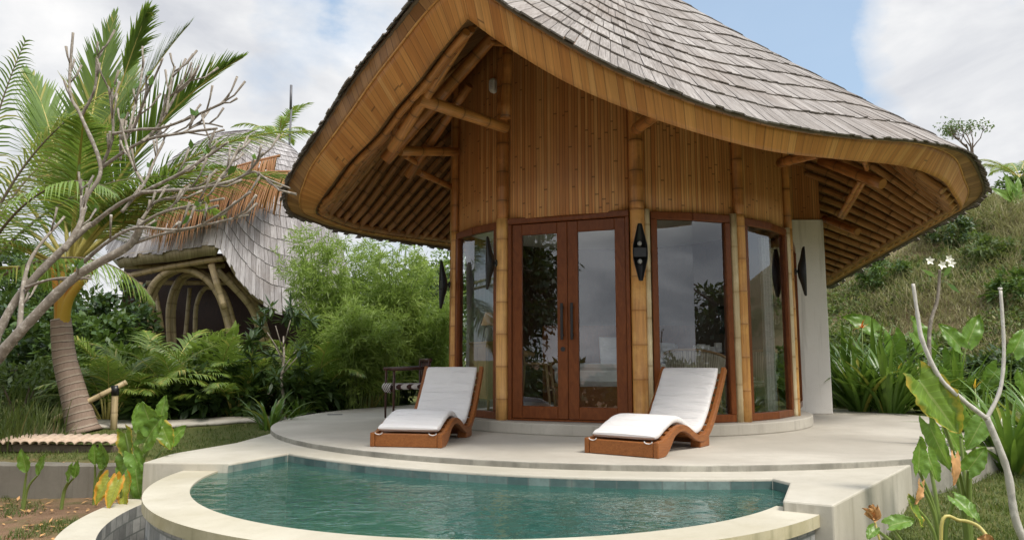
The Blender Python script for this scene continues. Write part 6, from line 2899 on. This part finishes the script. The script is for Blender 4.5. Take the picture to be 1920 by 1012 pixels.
def broad_tree(label, x, y, H, crown, clumps, mat='deep', per=55, L=.26, W=.11):
    z = ground_z(x, y)
    root = thing('broadleaf_tree', label, 'tree', (x, y, z), 0, G6)
    mb = MB()
    mb.tube([(0, 0, -.3), (.1, .05, H * .3), (0, .1, H * .6)], [.22, .17, .10], 10)
    for k in range(7):
        a = k * .9
        mb.tube([(0, .05, H * (.25 + .05 * k)), (crown[0] * .4 * math.cos(a), crown[1] * .4 * math.sin(a), H * (.42 + .06 * k)), (crown[0] * .8 * math.cos(a), crown[1] * .8 * math.sin(a), H * (.52 + .06 * k))], [.08, .05, .02], 6)
    mb.build('trunk', M['bark'], root)
    mb = MB()
    foliage(mb, (0, 0, H * .58), crown, clumps, per, L, W, shell=.3)
    mb.build('crown', M[mat], root)


broad_tree('broad dark tree across the garden, mirrored in the left door', -9.2, -.95, 6.8, (2.35, 2.2, 3.1), 330)
broad_tree('dark tree at the hill foot, mirrored in the right window panes', 13.0, 1.6, 4.6, (1.9, 1.8, 1.7), 90)
broad_tree('dark tree across the lawn at right, mirrored in the curved right panes', 15.5, 5.2, 5.0, (2.1, 1.9, 2.0), 90, 'bush')
for x, y, n, h in ((5.0, -2.2, 120, 2.6), (6.4, -3.0, 140, 2.9)):
    tall_grass('tall reeds across the lawn, mirrored in the wide window', 0, 0, n, h, 'grass', 'reeds across the lawn', (x, y, ground_z(x, y)))
bush('leafy bush across the lawn, mirrored in the wide window', (7.6, -3.2, ground_z(7.6, -3.2)), (1.3, 1.0, 1.35), 70, 36, .18, .07, 'deep', 'bushes across the lawn')
mb = MB()
for k in range(150):
    x = random.uniform(-45, 40)
    y = -34 - random.random() * 8
    z = ground_z(x, y)
    foliage(mb, (x, y, z + 2.6), (2.4, 1.6, 3.4 + 1.2 * noise.noise((x * .2, 0, 0))), 5, 18, 1.1, .5)
o = mb.build('far_woodland', M['deep'])
tag(o, 'low dark woodland along the far side of the valley', 'woodland', kind='stuff')


# ------------------------------------------------------------------ hill scrub, garden edge across the lawn, dark room lining
G7 = 'scrubby bushes on the hillside'
for i, (px, y, r, mt, lab) in enumerate(((1600, 17.5, .8, 'weed', 'green scrub low on the hillside beside the eave'), (1660, 19.5, .9, 'bush', 'dark scrub in the middle of the hillside'), (1740, 16.0, .7, 'weed', 'pale scrub above the flowering stem'),
                                         (1790, 20.0, 1.0, 'deep', 'dark scrub in a hollow below the hill tree'), (1850, 18.5, .8, 'weed', 'weedy scrub right of the dark hollow'), (1900, 16.5, .8, 'bush', 'green scrub at the right edge of the hillside'),
                                         (1700, 22.5, .9, 'weed', 'scrub high on the slope under the eave tip'), (1830, 22.0, .7, 'bush', 'small scrub near the hill tree'))):
    q = P(px, 500, y)
    bush(lab, (q.x, q.y, ground_z(q.x, q.y) - .15), (r, r * .8, r * .55), 40, 30, .17, .06, mt, G7, trunk=False)
G8 = 'shrubs across the lawn from the villa'
for i, (x, y, r, h, mt) in enumerate(((-13.5, .5, 1.6, 1.5, 'bush'), (-11, -3.6, 1.5, 1.4, 'deep'), (-6.6, -4.2, 1.4, 1.25, 'bush'), (-4.4, -5.2, 1.4, 1.1, 'deep'), (-2.0, -5.6, 1.4, 1.05, 'bush'), (.4, -6.0, 1.5, 1.15, 'deep'), (2.8, -5.4, 1.4, 1.2, 'bush'),
                                      (9.8, -2.6, 1.4, 1.3, 'deep'), (11.5, .2, 1.3, 1.2, 'bush'), (12.5, 3.0, 1.3, 1.3, 'deep'), (12.2, 5.6, 1.2, 1.2, 'bush'), (13.8, -1.5, 1.6, 1.6, 'bush'), (15, 2.0, 1.5, 1.5, 'weed'), (15.5, 5.0, 1.5, 1.5, 'deep'))):
    bush('leafy shrub across the lawn, seen only mirrored in the glass', (x, y, ground_z(x, y) - .2), (r, r * .8, h), 60, 30, .22, .09, mt, G8, trunk=False)
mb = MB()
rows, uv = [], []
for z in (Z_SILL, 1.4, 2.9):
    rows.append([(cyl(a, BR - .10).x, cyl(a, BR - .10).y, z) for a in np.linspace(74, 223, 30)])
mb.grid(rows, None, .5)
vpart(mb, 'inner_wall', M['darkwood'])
mb = MB()
p = arc(BC, BR - .06, 0, 360, 64)[:-1]
b = mb.add([(x, y, 2.62) for x, y in p])
mb.face(range(b, b + len(p)), p, .5)
vpart(mb, 'ceiling', M['plaster'])


G9 = 'broad leaved shrubs in the left bed'
for px, y, r, mt, lab in ((300, 11.6, (.45, .4, .34), 'bush', 'small broad leaved shrub at the front of the left bed'), (380, 11.8, (.5, .4, .40), 'deep', 'glossy dark shrub at the front of the left bed'), (455, 12.0, (.5, .4, .45), 'bush', 'broad leaved shrub left of the dark crooked shrub'),
                         (570, 12.1, (.5, .4, .42), 'bush', 'broad leaved shrub between the dark shrub and the feathery bamboo'), (250, 12.4, (.6, .4, .62), 'areca', 'pale broad leaved shrub above the railing end'), (410, 13.2, (.6, .5, .78), 'areca', 'pale broad leaved shrub under the bent arches')):
    shrub(px, y, r, mt, 34, 20, .26, .10, lab, G9)
